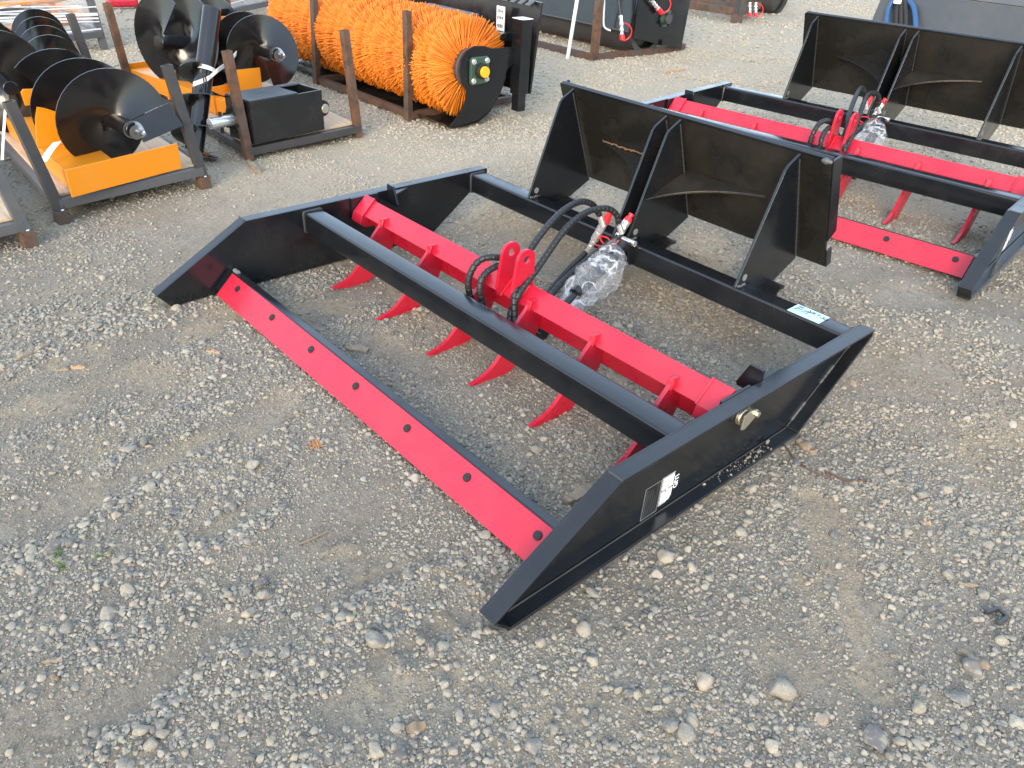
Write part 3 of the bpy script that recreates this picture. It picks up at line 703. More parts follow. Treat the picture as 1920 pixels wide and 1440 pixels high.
for g_ in (g1, g2):
    # crumpled bubble wrap round each cylinder
    c_ = spline([(.915, .985, .238), (.952, .925, .205), (.978, .84, .172), (.992, .74, .140), (1.012, .645, .105), (1.04, .58, .075)], 60)
    rad = []
    for i in range(len(c_)):
        t_ = i/(len(c_)-1); rad.append((.018+.054*math.sin(math.pi*min(1, t_*1.12))**.8)*(1+.06*math.sin(i*.7)+.03*math.sin(i*1.9)))
    mb = MB(LOC0); mb.tube(c_, rad, 40, caps=True)
    V = np.array(mb.v); nrm = fbm(V[:, 0]*22+V[:, 2]*15, V[:, 1]*22-V[:, 2]*11, 3, 3)-.5; ctr = np.repeat(c_-LOC0, 40, axis=0)[:len(V)]
    V = ctr+(V-ctr)*(1.05+.5*nrm[:, None]-.28*np.abs(2*fbm(V[:, 0]*12+V[:, 2]*9, V[:, 1]*12+V[:, 2]*7, 8, 2)-1)[:, None]); V[:, 2] = np.maximum(V[:, 2], .004)
    mb.v = [tuple(p) for p in V]
    bw = mb.build('bubble_wrap', 'bubble_film', None, smooth='full'); bw.location = g_.location; bw.rotation_euler = g_.rotation_euler
    tag(bw, 'crumpled clear bubble wrap round the hydraulic cylinder of the tagged grader' if g_ is g1 else 'clear bubble wrap on the cylinder of the untagged grader', 'bubble wrap', 'bubble wrap on the graders')
c_ = np.linspace(.50, .862, 40); r_ = random.Random(2)
MB(LOC0).tube([(x, 1.314+r_.uniform(-.003, .003), .471+r_.uniform(-.001, .003)) for x in c_], [.002+.004*r_.random()*(1 if i > 4 else .4) for i in range(40)], 7).build('dried_mud', 'dried_mud', g1, smooth=True)
# lot tag with handwriting, stuck on the first grader only
def on_g1(name, mb, mat, parent): return mb.build(name, mat, parent)
tz = .2464; c4 = [(1.628, 1.018), (1.742, 1.018), (1.742, 1.086), (1.628, 1.086)]
tg = MB(LOC0).prism(c4, 2, tz, tz+.0009).build('lot_tag', 'tag_paper', g1); 
def flat_text(s_, x, y, size, rz, mat, sl=1.0):
    ob = text_mesh(s_, size, mat, 'handwriting', .25, .0004); ob.parent = tg; ob.location = Vector((x, y, tz+.0012))-Vector(LOC0); ob.rotation_euler = (0, 0, rz); ob.scale = (sl, 1, 1); return ob
flat_text('NKT-50', 1.672, 1.062, .024, -.12, 'ink', .9); flat_text('2173', 1.634, 1.047, .026, -.05, 'ink', .95)
mb = MB(LOC0)
for k_, (xa, xb, y_) in enumerate([(1.632, 1.736, 1.043), (1.632, 1.736, 1.033), (1.632, 1.736, 1.024)]): mb.box(((xa+xb)/2, y_, tz+.0012), (xb-xa, .0006, .0002))
mb.box((1.70, 1.031, tz+.0012), (.0006, .024, .0002)); mb.build('ruled_line', 'ink_blue', tg)
mb = MB(LOC0); mb.box((1.648, 1.074, tz+.0012), (.018, .010, .0002)); mb.build('printed_mark', 'ink_blue', tg)
# ------------------------------------------------------------------ steel transport crates
def tube_beam(mb, p0, p1, w_, t_=.003, up=(0, 0, 1)):
    """square tube, open at the ends"""
    p0 = np.array(p0, float); p1 = np.array(p1, float); d = (p1-p0)/np.linalg.norm(p1-p0)
    s_ = np.cross(d, up); s_ /= np.linalg.norm(s_); u2 = np.cross(s_, d); h = w_/2; hi = h-t_; vs_ = []
    for p in (p0, p1):
        for r_ in (h, hi):
            for a, b in ((-1, -1), (1, -1), (1, 1), (-1, 1)): vs_.append(p+s_*a*r_+u2*b*r_)
    fs = []
    for i in range(4):
        j = (i+1) % 4
        fs += [(i, j, 8+j, 8+i), (4+j, 4+i, 12+i, 12+j), (j, i, 4+i, 4+j), (8+i, 8+j, 12+j, 12+i)]
    return mb.add(vs_, fs)
def post_pts(foot, top):
    G = gz(*foot); d = ray(*top); dh = d[:2]; t_ = ((G-CAM)[:2]@dh)/(dh@dh); return G, CAM+d*t_
def crate(name, label, NL, NR, FL, FR, zc, posts, mat, postmats, deck=True, group='steel transport crates', w_=.042, footh=.0):
    c = (np.array(NL)+np.array(NR)+np.array(FL)+np.array(FR))/4; root = empty(name, (c[0], c[1], 0)); off = (c[0], c[1], 0)
    tag(root, label, 'crate', group)
    P3 = lambda p, z: (p[0], p[1], z)
    for a, b in ((NL, NR), (NR, FR), (FR, FL), (FL, NL)):
        tube_beam(MB(off), P3(a, zc), P3(b, zc), w_).build('rail', mat, root, .002)
    m1 = (np.array(NL)+np.array(FL))/2; m2 = (np.array(NR)+np.array(FR))/2
    tube_beam(MB(off), P3(m1, zc-.001), P3(m2, zc-.001), w_*.9).build('rail', mat, root, .002)
    if deck:
        q = [np.array(p)*.975+c*.025 for p in (NL, NR, FR, FL)]
        MB(off).prism([tuple(p) for p in q], 2, zc+w_/2+.001, zc+w_/2+.013).build('plywood_deck', 'plywood', root, .001)
    for i, (f_, t_) in enumerate(posts):
        f_ = np.array(f_, float); t_ = np.array(t_, float)
        po = tube_beam(MB(off), f_+np.array([0, 0, footh]), t_, w_*1.02, .0035, (1, .1, 0)).build('post', postmats[i % len(postmats)], root, .002)
        if footh:
            tube_beam(MB(off), (f_[0], f_[1], f_[2]-.02), f_+np.array([0, 0, footh+.004]), w_*1.28, .004, (1, .1, 0)).build('foot_socket', 'rusty_steel', po, .002)
            bl = [(f_[0]+.02*math.cos(a), f_[1]+.02*math.sin(a), f_[2]+footh+.006) for a in np.linspace(0, 2.6, 7)]
            MB(off).tube(bl, .005, 7).build('weld_bead', 'zinc', po, smooth=True)
    return root
D1 = np.array([-.997, .03])
# crate 1: auger drive set, posts leaning
a1, b1 = post_pts((118, 415), (16, 190)); a2, b2 = post_pts((383, 350), (312, 122))
lean1 = (b1-a1+b2-a2)/2
NL1, NR1 = a1[:2], a2[:2]; FL1 = NL1+D1*1.40; FR1 = NR1+D1*1.40
tp = gz(131, 26, lean1[2]); fr = tp-lean1
crate('steel_crate', 'dark steel crate with leaning posts holding the auger on the orange channel mount', NL1, NR1, FL1, FR1, .082,
      [(a1, b1), (a2, b2), (fr, tp), (np.array([*FL1, 0]), np.array([*FL1, 0])+lean1)], 'tube_steel', ['dark_steel'], footh=.05)
# crate 2: gearbox and augers, rusty posts
c1, d1 = post_pts((468, 300), (425, 95)); c2, d2 = post_pts((672, 256), (645, 56)); lean2 = (d1-c1+d2-c2)/2
NL2, NR2 = c1[:2], c2[:2]; FL2 = NL2+D1*1.72; FR2 = NR2+D1*1.72
tp = gz(200, 5, lean2[2]); fl = tp-lean2
crate('steel_crate', 'rusty steel crate with the black gearbox and white strapped augers on plywood', NL2, NR2, FL2, FR2, .048,
      [(c1, d1), (c2, d2), (fl, tp), (np.array([*FR2, 0]), np.array([*FR2, 0])+lean2)], 'dark_steel', ['rusty_steel', 'rusty_steel', 'rusty_steel'])
# crate 0 at the edge of the frame
e1 = gz(55, 458); e2 = e1+lean1*1.0
NR0 = e1[:2]; NL0 = NR0+np.array([.07, -.70]); FR0 = NR0+D1*1.4; FL0 = NL0+D1*1.4
crate('steel_crate', 'bare grey steel crate with a welded rusty foot, next to the orange channel mount', NL0, NR0, FL0, FR0, .085,
      [(e1, e2), (np.array([*NL0, 0]), np.array([*NL0, 0])+lean1)], 'tube_steel', ['tube_steel'], footh=.06)

# ------------------------------------------------------------------ augers
def auger(name, label, tip, back, R_, rp, pitch, hand=1, start=0.0, f0=.06, f1=1.0, edge=True, group='augers in the crates', mat='black_gloss', bit=True):
    tip = np.array(tip, float); back = np.array(back, float); L_ = np.linalg.norm(back-tip); d = (back-tip)/L_
    u = np.cross(d, (0, 0, 1)); u /= np.linalg.norm(u); v_ = np.cross(d, u)
    base = np.array([tip[0], tip[1], 0.0]); root = empty(name, tuple((tip+back)/2)); off = tuple((tip+back)/2); tag(root, label, 'auger', group)
    def P(s_, r_, a): return tip+d*s_+r_*(u*math.cos(a)+v_*math.sin(a))
    MB(off).cyl(tip+d*.05, back, rp, seg=24).build('pipe', mat, root, .003, smooth=True)
    s0, s1 = f0, L_*f1; n_ = max(24, int((s1-s0)/pitch*40)); mb = MB(off); th = .006; vs_ = []; fs = []
    rings = 6
    for i in range(n_+1):
        s_ = s0+(s1-s0)*i/n_; a = start+hand*2*math.pi*(s_-s0)/pitch
        for sd_ in (0, 1):
            for k in range(rings+1): vs_.append(P(s_+sd_*th, rp*.9+(R_-rp*.9)*k/rings, a))
    m_ = rings+1
    for i in range(n_):
        A = i*2*m_; Bq = (i+1)*2*m_
        for k in range(rings):
            fs += [(A+k, A+k+1, Bq+k+1, Bq+k), (A+m_+k+1, A+m_+k, Bq+m_+k, Bq+m_+k+1)]
        fs += [(A+rings, A+m_+rings, Bq+m_+rings, Bq+rings), (A+m_, A, Bq, Bq+m_)]
    for A in (0, n_*2*m_):
        for k in range(rings): fs.append((A+k, A+m_+k, A+m_+k+1, A+k+1))
    fl_ = mb.add(vs_, fs).build('flight', mat, root, smooth=True)
    if edge:        # flat cutting plate on the leading edge
        a = start-hand*.02; c0 = P(s0, rp, a); e0 = P(s0, R_*1.04, a); t_ = np.cross(d, e0-c0); t_ /= np.linalg.norm(t_); t_ = t_*hand*-.085*R_/.2
        q = [c0, e0, e0+t_-d*.05*R_/.2, c0+t_*.9-d*.05*R_/.2]; nn_ = -d*.007
        MB(off).add(q+[p+nn_ for p in q], [(0, 1, 2, 3), (7, 6, 5, 4), (0, 4, 5, 1), (1, 5, 6, 2), (2, 6, 7, 3), (3, 7, 4, 0)]).build('cutting_plate', mat, root, .001)
    if bit:         # pilot bit: small tapering screw
        mb = MB(off); n2 = 70; vs_ = []; fs = []
        for i in range(n2+1):
            s_ = -.05+.13*i/n2; r_ = .006+.034*min(1, (s_+.05)/.09); a = hand*2*math.pi*s_/.042
            for sd_ in (0, 1):
                vs_ += [P(s_+sd_*.007, .2*r_, a), P(s_+sd_*.007, r_, a)]
        for i in range(n2):
            A = 4*i; Bq = A+4
            fs += [(A, A+1, Bq+1, Bq), (A+3, A+2, Bq+2, Bq+3), (A+1, A+3, Bq+3, Bq+1)]
        pb_ = mb.add(vs_, fs).build('pilot_bit', 'bit_steel', root, smooth=True)
        MB(off).cyl(tip-d*.055, tip+d*.08, .004, .022, 14).build('bit_core', 'bit_steel', pb_, smooth=True)
    return root
NT('bit_steel').set(Base_Color=(.30, .31, .33), Metallic=.9, Roughness=.32)
auger('earth_auger', 'wide black earth auger with broad glossy flights lying on the orange channel mount', (-.985, -.075, .352), (-1.78, -.175, .352), .232, .035, .27, hand=-1, start=-.28, f0=.17)
pA = gz(108, 140, .33); pB = gz(72, 62, .33)
auger('earth_auger', 'slim black auger with close set flights beside the wrapped orange grapple', pA, pB, .165, .03, .34, hand=1, start=1.0, bit=False, edge=False)
pA = gz(25, 170, .36); pB = gz(-60, 90, .36)
auger('earth_auger', 'black auger with wide flights behind the upright orange notch plate', pA, pB, .24, .035, .34, hand=1, start=.5, bit=False, edge=False)
pA = ax((527, 104), 0, -1.93); pB = ax((425, 78), 0, -2.75)
auger('earth_auger', 'black auger pointing its pilot bit over the black gearbox', pA, pB, .205, .035, .24, hand=-1, start=1.25, f0=.15)
pA = ax((285, 80), 0, -2.55); pB = ax((432, 78), 0, -2.85)
auger('earth_auger', 'large black auger with one wide open flight beside the orange beam', pA, pB, .275, .04, .24, hand=-1, start=5.3, f0=.06, bit=False, edge=False)
foot = gz(362, 299, .02); topp = ax((398, 16), 1, .66)
auger('earth_auger', 'narrow black auger standing upright with a white buckled strap', foot, topp, .125, .048, .165, hand=1, start=.4, f0=.03, f1=.60, bit=False, edge=False)
dt = topp-foot
off = tuple(foot)
st = empty('cargo_strap', off); tag(st, 'white woven strap with steel buckle round the upright narrow auger', 'strap', 'white straps')
c0 = foot+dt*.60; up_ = dt/np.linalg.norm(dt)
ring = []
for a in np.linspace(0, 2*math.pi, 26):
    e_ = np.cross(up_, (1, 0, 0)); e_ /= np.linalg.norm(e_); f_ = np.cross(up_, e_); ring.append(c0+.056*(e_*math.cos(a)+f_*math.sin(a)))
def ribbon(mb, pts, wv, th=.002):
    pts = [np.array(p, float) for p in pts]; wv = np.array(wv, float); vs_ = []; fs = []
    for i, p in enumerate(pts):
        T = pts[min(i+1, len(pts)-1)]-pts[max(i-1, 0)]; n_ = np.cross(T, wv); n_ /= np.linalg.norm(n_)+1e-9
        vs_ += [p-wv/2+n_*th/2, p+wv/2+n_*th/2, p+wv/2-n_*th/2, p-wv/2-n_*th/2]
    for i in range(len(pts)-1):
        A = 4*i; fs += [(A+k, A+(k+1) % 4, A+4+(k+1) % 4, A+4+k) for k in range(4)]
    fs += [(3, 2, 1, 0), tuple(4*(len(pts)-1)+k for k in range(4))]
    return mb.add(vs_, fs)
ribbon(MB(off), ring, up_*.022).build('band', 'white_strap', st)
tail = [ax(q, 1, y_) for q, y_ in (((362, 158), .42), ((376, 153), .44), ((392, 146), .47), ((408, 132), .52), ((428, 118), .60), ((443, 100), .68))]
ribbon(MB(off), tail, np.array([.004, .004, .024])).build('tail', 'white_strap', st)
bk = ax((384, 149), 1, .445)
m_ = MB(off)
for a, b in (((-.016, 0, -.02), (.016, 0, -.02)), ((.016, 0, -.02), (.016, 0, .02)), ((.016, 0, .02), (-.016, 0, .02)), ((-.016, 0, .02), (-.016, 0, -.02))): m_.cyl(bk+np.array(a), bk+np.array(b), .0035, seg=8)
m_.build('buckle', 'decal_black', st, smooth=True)
for i, (q0, q1, x_, wv, lb) in enumerate([((108, 266), (80, 304), -1.30, (.0, .035, .0), 'short white strap over the edge of the orange channel mount'), ((10, 205), (4, 300), -1.62, (.0, .012, 0), 'thin white cord hanging from a leaning crate post')]):
    p0 = ax(q0, 0, x_); p1 = ax(q1, 0, x_+.08); m_ = MB(tuple(p1)); ribbon(m_, spline([p0, (p0+p1)/2+np.array([.01, 0, .01]), p1], 10), wv)
    o_ = m_.build('cargo_strap', 'white_strap'); o_.location = p1; tag(o_, lb, 'strap', 'white straps')

# orange mounts ------------------------------------------------------
off = (-1.6, -.2, .1); mt = empty('auger_mount', off); tag(mt, 'orange steel channel mount with a front plate and an upright notched plate', 'mount', 'orange auger mounts')
pl0, pl1 = np.array([-.995, -.405]), np.array([-1.135, .13]); fd = (pl1-pl0)/np.linalg.norm(pl1-pl0); fn = np.array([-fd[1], fd[0]])   # fn backwards
q = [tuple(pl0), tuple(pl1), tuple(pl1+fn*.010), tuple(pl0+fn*.010)]
MB(off).prism(q, 2, .117, .238).build('front_plate', 'orange_paint', mt, .002)
y0, y1 = -.385, -.165
def chan(x0_, x1_): 
    for a, b, c_, d_ in ((y0, y0+.008, .120, .195), (y1-.008, y1, .120, .195)): MB(off).box(((x0_+x1_)/2, (a+b)/2, (c_+d_)/2), (abs(x1_-x0_), b-a, d_-c_)).build('channel_side', 'orange_paint', mt, .001)
    MB(off).box(((x0_+x1_)/2, (y0+y1)/2, .199), (abs(x1_-x0_), y1-y0, .008)).build('channel_top', 'orange_paint', mt, .002)
chan(-1.065, -2.25)
MB(off).prism([(-.39, .2035), (-.16, .2035), (-.165, .30), (-.185, .365), (-.22, .395), (-.255, .345), (-.315, .375), (-.345, .385), (-.365, .33)], 0, -1.52, -1.51).build('notch_plate', 'orange_paint', mt, .001)
MB(off).prism([(-.375, .375), (-.31, .375), (-.305, .43), (-.315, .445), (-.365, .448), (-.378, .435)], 0, -1.60, -1.592).build('tab', 'orange_paint', mt, .001)
off = (-2.4, .8, .1); mt = empty('auger_mount', off); tag(mt, 'orange steel beam mount under the augers beside the black gearbox', 'mount', 'orange auger mounts')
pa = gz(262, 135, .16); pb = gz(470, 205, .16)
zt_ = .075
MB(off).beam((pa[0], pa[1], .135), (pb[0], pb[1], .135), .12, .10).build('beam', 'orange_paint', mt, .003)
pc = gz(262, 128, .2)
MB(off).beam((pa[0]-.02, pa[1]-.10, .15), (pa[0]-.06, pa[1]+.12, .15), .014, .13).build('end_plate', 'orange_paint', mt, .002)
mid = (pa*.55+pb*.45)
for k_ in (0, 1):
    s_ = pa*(.62-.42*k_)+pb*(.38+.42*k_)
    MB(off).beam((s_[0]-.01, s_[1]-.075, .16), (s_[0]-.05, s_[1]+.085, .16), .012, .17).build('rib', 'orange_paint', mt, .001)
pd, pe = ax((425, 135), 0, -2.1), ax((470, 110), 0, -2.1)
MB(off).beam((pd[0], pd[1], .22), (pe[0], pe[1]+.05, .22), .010, .22).build('side_plate', 'orange_paint', mt, .001)
ph = ax((418, 45), 0, -2.6)
MB(off).box(tuple(ph), (.01, .05, .09)).build('tab', 'orange_paint', mt, .003)

# gearbox block -------------------------------------------------------
f0 = gz(478, 272, .085); f1 = gz(609, 243, .085); off = tuple((f0+f1)/2); gb = empty('gearbox', off); tag(gb, 'black box gearbox with a silver shaft on the plywood crate deck', 'gearbox')
fd = (f1-f0)/np.linalg.norm(f1-f0); bkd = np.array([-fd[1], fd[0], 0.0]); L_ = np.linalg.norm(f1-f0); Rm = np.array([fd, bkd, np.cross(fd, bkd)]).T
def GB(x, y, z): return f0+fd*x+bkd*y+np.array([0, 0, z])
hh = .225; dp = .23; th = .010
def plate(nm, a, b, c_=None, mat='black_paint', bev=.002):
    ctr = (np.array(a)+np.array(b))/2; sz = np.abs(np.array(b)-np.array(a)); return MB(off).box(GB(*ctr), tuple(sz), Rm).build(nm, mat, gb, bev)
plate('front_wall', (0, 0, 0), (L_, th, hh)); plate('back_wall', (0, dp-th, 0), (L_, dp, hh)); plate('end_wall', (0, th, 0), (th, dp-th, hh)); plate('end_wall', (L_-th, th, 0), (L_, dp-th, hh))
plate('top_plate', (.004, .004, hh+.0005), (L_*.66, dp-.004, hh+.007), mat='dark_paint'); plate('floor_plate', (th, th, .002), (L_-th, dp-th, .012)); plate('top_edge', (L_*.58, dp-.03, hh-.006), (L_-.002, dp+.002, hh+.004), mat='tube_steel')
MB(off).cyl(GB(-.002, dp*.45, hh*.55), GB(-.045, dp*.45, hh*.55), .075, seg=28).build('bearing_flange', 'rubber', gb, .004, smooth=True)
for a in range(6):
    aa = a*math.pi/3+.3; MB(off).cyl(GB(-.045, dp*.45+.058*math.cos(aa), hh*.55+.058*math.sin(aa)), GB(-.065, dp*.45+.058*math.cos(aa), hh*.55+.058*math.sin(aa)), .011, seg=6).build('bolt', 'rubber', gb)
sh = MB(off).cyl(GB(-.045, dp*.45, hh*.55), GB(-.19, dp*.45, hh*.55), .030, seg=24).build('shaft', 'zinc', gb, .003, smooth=True)
MB(off).cyl(GB(-.12, dp*.45, hh*.55-.06), GB(-.12, dp*.45, hh*.55+.05), .010, seg=6).build('cross_bolt', 'rubber', sh)
ear = MB(off).cyl(GB(L_*.93+.045, .012, hh*.52), GB(L_*.93+.045, .032, hh*.52), .046, seg=24).build('ear', 'black_paint', gb, .002, smooth=True)
MB(off).cyl(GB(L_*.93+.05, .010, hh*.52), GB(L_*.93+.05, -.004, hh*.52), .026, seg=20).build('pin', 'yellow_zinc', ear, .002, smooth=True)
# ------------------------------------------------------------------ sweeper
BX0, BX1, BY, BZ, BR = -1.42, -3.62, 2.125, .355, .30
off = (-2.5, BY, 0.0); sw = empty('road_sweeper', off); tag(sw, 'black sweeper attachment with a large orange bristle brush', 'sweeper')
rs = np.random.default_rng(5); nw = 36; na = 130; nb = 7
ws = np.linspace(BX0-.02, BX1+.02, nw); Wd = abs(ws[1]-ws[0])
A_ = []; 
for i, x in enumerate(ws):
    for k in range(na):
        a0 = 2*math.pi*(k+.5*(i % 2))/na
        for b in range(nb): A_.append((i, x, a0, k))
A_ = np.array(A_); n_ = len(A_); ang = A_[:, 2]+rs.normal(0, .022, n_)
wave = .028*np.sin(2*A_[:, 2]+A_[:, 0]*1.1)
r1 = BR-.018*(A_[:, 0] % 2)+rs.normal(0, .007, n_); r0 = .11
xa = A_[:, 1]+rs.normal(0, Wd*.16, n_); xb = A_[:, 1]+wave+rs.normal(0, Wd*.22, n_); sweep = -.10+rs.normal(0, .03, n_)
# flatten what touches the trough
P0 = np.stack([xa, BY+r0*np.cos(ang), BZ+r0*np.sin(ang)], -1); P1 = np.stack([xb, BY+r1*np.cos(ang+sweep), BZ+r1*np.sin(ang+sweep)], -1)
P1[:, 2] = np.maximum(P1[:, 2], .055+rs.random(n_)*.01)
Dv = P1-P0; Dv /= np.linalg.norm(Dv, axis=1)[:, None]; U_ = np.cross(Dv, (1, 0, 0)); U_ /= np.linalg.norm(U_, axis=1)[:, None]; V_ = np.cross(Dv, U_); hw = .0034
verts = []; faces = []
offs = [(1, 0), (-.5, .866), (-.5, -.866)]
vv = np.stack([P0+hw*.8*(U_*a+V_*b) for a, b in offs]+[P1+hw*(U_*a+V_*b) for a, b in offs], 1)   # n,6,3
vv = vv-np.array(off); idx = np.arange(n_)[:, None]*6
fq = np.concatenate([idx+np.array([[0, 1, 4, 3]]), idx+np.array([[1, 2, 5, 4]]), idx+np.array([[2, 0, 3, 5]])], 0)
me = bpy.data.meshes.new('bristles'); me.vertices.add(n_*6); me.vertices.foreach_set('co', vv.astype(np.float32).reshape(-1))
tri = idx+np.array([[3, 4, 5]])
loops = np.concatenate([fq.reshape(-1), tri.reshape(-1)]).astype(np.int32); starts = np.concatenate([np.arange(len(fq))*4, len(fq)*4+np.arange(n_)*3]).astype(np.int32)
me.loops.add(len(loops)); me.loops.foreach_set('vertex_index', loops); me.polygons.add(len(starts)); me.polygons.foreach_set('loop_start', starts); me.update(); me.validate()
at_ = me.attributes.new('tone', 'FLOAT', 'POINT'); tone = np.clip(rs.normal(.5, .22, n_), 0, 1); at_.data.foreach_set('value', np.repeat(tone, 6).astype(np.float32))
me.materials.append(MATS['bristle']); br_ = bpy.data.objects.new('bristles', me); col.objects.link(br_); br_.parent = sw; br_['kind'] = 'stuff'
MB(off).cyl((BX0+.03, BY, BZ), (BX1-.03, BY, BZ), .115, seg=32).build('brush_core', 'dark_steel', sw, smooth=True)
MB(off).cyl((BX0+.045, BY, BZ), (BX0+.032, BY, BZ), .125, seg=32).build('end_disc', 'tube_steel', sw, smooth=True)
ep = [(1.93, .022), (2.05, .020), (2.17, .035), (2.27, .09), (2.34, .18), (2.385, .28), (2.40, .33), (2.47, .36), (2.47, .462), (2.26, .468), (2.20, .487), (2.12, .492), (2.055, .468), (2.015, .42), (2.005, .35), (2.025, .28), (2.06, .235), (2.062, .20), (2.045, .15), (2.00, .09)]
for xa_ in (BX0+.06, BX1-.068): MB(off).prism(ep, 0, xa_, xa_+.008).build('end_plate', 'black_paint', sw, .001)
fl = [(1.90, .040), (1.935, .018), (2.05, .012), (2.17, .022), (2.27, .078), (2.345, .172), (2.40, .29)]
sec = fl+[(p[0]+.004, p[1]-.007) for p in fl[::-1]]
MB(off).prism(sec, 0, BX0+.059, BX1-.06).build('trough', 'wet_black', sw)
xb_ = BX0+.069
bp_ = [(2.078, .275), (2.078, .415), (2.092, .43), (2.213, .43), (2.228, .415), (2.228, .285), (2.212, .27), (2.094, .262)]
be = MB(off).prism(bp_, 0, xb_, xb_+.022).build('bearing_block', 'green_paint', sw, .005)
for a, b in ((2.10, .29), (2.10, .405), (2.207, .405), (2.207, .295)): MB(off).cyl((xb_+.022, a, b), (xb_+.036, a, b), .013, seg=6).cyl((xb_+.022, a, b), (xb_+.025, a, b), .018, seg=16).build('bolt', 'zinc', be)
MB(off).cyl((xb_+.02, 2.155, .348), (xb_+.055, 2.155, .348), .046, seg=24).build('hub_ring', 'rubber', be, .003, smooth=True)
MB(off).cyl((xb_+.05, 2.158, .346), (xb_+.072, 2.158, .346), .034, seg=24).build('hub_cap', 'yellow_plastic', be, .003, smooth=True)
MB(off).box((BX0+.085, 2.50, .40), (.09, .085, .46)).build('stand_post', 'black_paint', sw, .003)
MB(off).box((BX0+.085, 2.50, .633), (.10, .095, .004)).build('post_cap', 'decal_white', sw, .001)
MB(off).box((BX0+.085, 2.50, .14), (.07, .065, .16)).build('stand_leg', 'black_paint', sw, .003)
hd = MB(off).prism([(2.58, .16), (2.60, .16), (2.66, .72), (2.64, .72)], 0, BX0+.10, BX1-.05).build('rear_hood', 'black_paint', sw, .002)
for k_ in range(6):
    xk = BX0+.05-k_*.075
    MB(off).prism([(2.575, .70), (2.655, .74), (2.665, .735), (2.585, .692)], 0, xk, xk-.042).build('hood_tooth', 'tube_steel', hd, .002)
lb = MB(off).prism([(-1.665, .515), (-1.585, .515), (-1.585, .665), (-1.665, .665)], 1, 2.560, 2.566).build('paper_label', 'decal_white', hd)
m_ = MB(off); r_ = random.Random(9)
for row, z_ in ((0, .635), (1, .595), (2, .545)):
    x = -1.655
    while x < -1.60: L_ = r_.uniform(.006, .014); m_.box((x+L_/2, 2.5595, z_), (L_, .001, r_.uniform(.012, .024))); x += L_+.006
m_.build('print', 'ink', lb)
MB(off).box((-2.0, 2.42, .60), (.55, .08, .02)).build('top_bar', 'tube_steel', sw, .002)
MB(off).box((-2.5, 2.40, .52), (2.2, .05, .04)).build('cross_bar', 'black_paint', sw, .002)
for xk in (-1.55, -3.35): MB(off).box((xk, 2.36, .49), (.06, .55, .05)).build('arm', 'black_paint', sw, .002)
# its crate
s1, t1 = post_pts((772, 206), (763, 20)); s2, t2 = post_pts((597, 138), (588, -5))
yb = 2.02
s1[1] = s2[1] = 1.86; s1[0], s2[0] = gz(772, 206, .02)[0]+.0, gz(597, 138, .02)[0]
p1 = ax((770, 200), 1, 1.865); p2 = ax((597, 134), 1, 1.865)
crate('steel_crate', 'low rusty crate of square tube in front of the orange brush', (p2[0], 1.865), (p1[0], 1.865), (p2[0], 2.75), (p1[0], 2.75), .032,
      [(np.array([p1[0], 1.845, 0]), ax((763, 20), 1, 1.845)), (np.array([p2[0], 1.845, 0]), ax((588, -8), 1, 1.845))], 'rusty_steel', ['rusty_steel'], deck=False)

# ------------------------------------------------------------------ roller
off = (-3.6, 5.3, 0); ro = empty('vibratory_roller', off); tag(ro, 'black smooth drum roller attachment with a folded hood and hanging red capped hoses', 'roller', 'drum rollers')
m_ = MB(off); vs_ = []
prof = [(-2.56, .20), (-2.56, .252), (-4.75, .252), (-4.75, .20)]; sg = 56; fs = []
for i, (x, r_) in enumerate(prof):
    for k in range(sg): a = 2*math.pi*k/sg; vs_.append((x, 5.27+r_*math.cos(a), .248+r_*math.sin(a)))
for i in range(len(prof)-1):
    for k in range(sg): fs.append((i*sg+k, i*sg+(k+1) % sg, (i+1)*sg+(k+1) % sg, (i+1)*sg+k))
m_.add(vs_, fs).build('drum', 'dark_steel', ro, smooth=True)
m_ = MB(off); vs_ = [(x, 5.27+.24*math.cos(a), .248+.24*math.sin(a)) for x in (-2.62, -2.63) for a in np.linspace(0, 2*math.pi, 40, endpoint=False)]
m_.add(vs_, [tuple(range(40)), tuple(range(40, 80))[::-1]]).build('drum_web', 'black_paint', ro)
MB(off).cyl((-2.5, 5.27, .248), (-2.62, 5.27, .248), .05, seg=24).build('axle', 'dark_steel', ro, smooth=True)
MB(off).prism([(4.99, .175), (5.36, .10), (5.37, .135), (5.40, .150), (5.43, .130), (5.43, .085), (5.755, .020), (5.79, .62), (4.99, .66)], 0, -2.50, -2.488).build('end_plate', 'black_paint', ro, .001)
MB(off).prism([(4.93, .235), (4.945, .235), (5.06, .90), (5.045, .90)], 0, -2.51, -4.80).build('front_hood', 'tube_dark', ro, .001) if 'tube_dark' in MATS else MB(off).prism([(4.93, .235), (4.945, .235), (5.06, .90), (5.045, .90)], 0, -2.51, -4.80).build('front_hood', 'black_paint', ro, .001)
MB(off).box((-3.65, 4.928, .232), (2.28, .014, .010)).build('hood_lip', 'tube_steel', ro, .001)
MB(off).box((-3.65, 5.70, .5), (2.28, .012, .7)).build('rear_hood', 'black_paint', ro, .001)
bb = MB(off).cyl((-2.487, 5.42, .325), (-2.462, 5.42, .325), .085, seg=6).build('bearing_block', 'green_paint', ro, .006)
MB(off).cyl((-2.462, 5.42, .325), (-2.43, 5.42, .325), .045, seg=24).build('hub_ring', 'dark_steel', bb, .003, smooth=True)
for a in (.5, 2.1, 3.7, 5.3): MB(off).cyl((-2.462, 5.42+.068*math.cos(a), .325+.068*math.sin(a)), (-2.444, 5.42+.068*math.cos(a), .325+.068*math.sin(a)), .016, seg=6).build('bolt', 'rubber', bb)
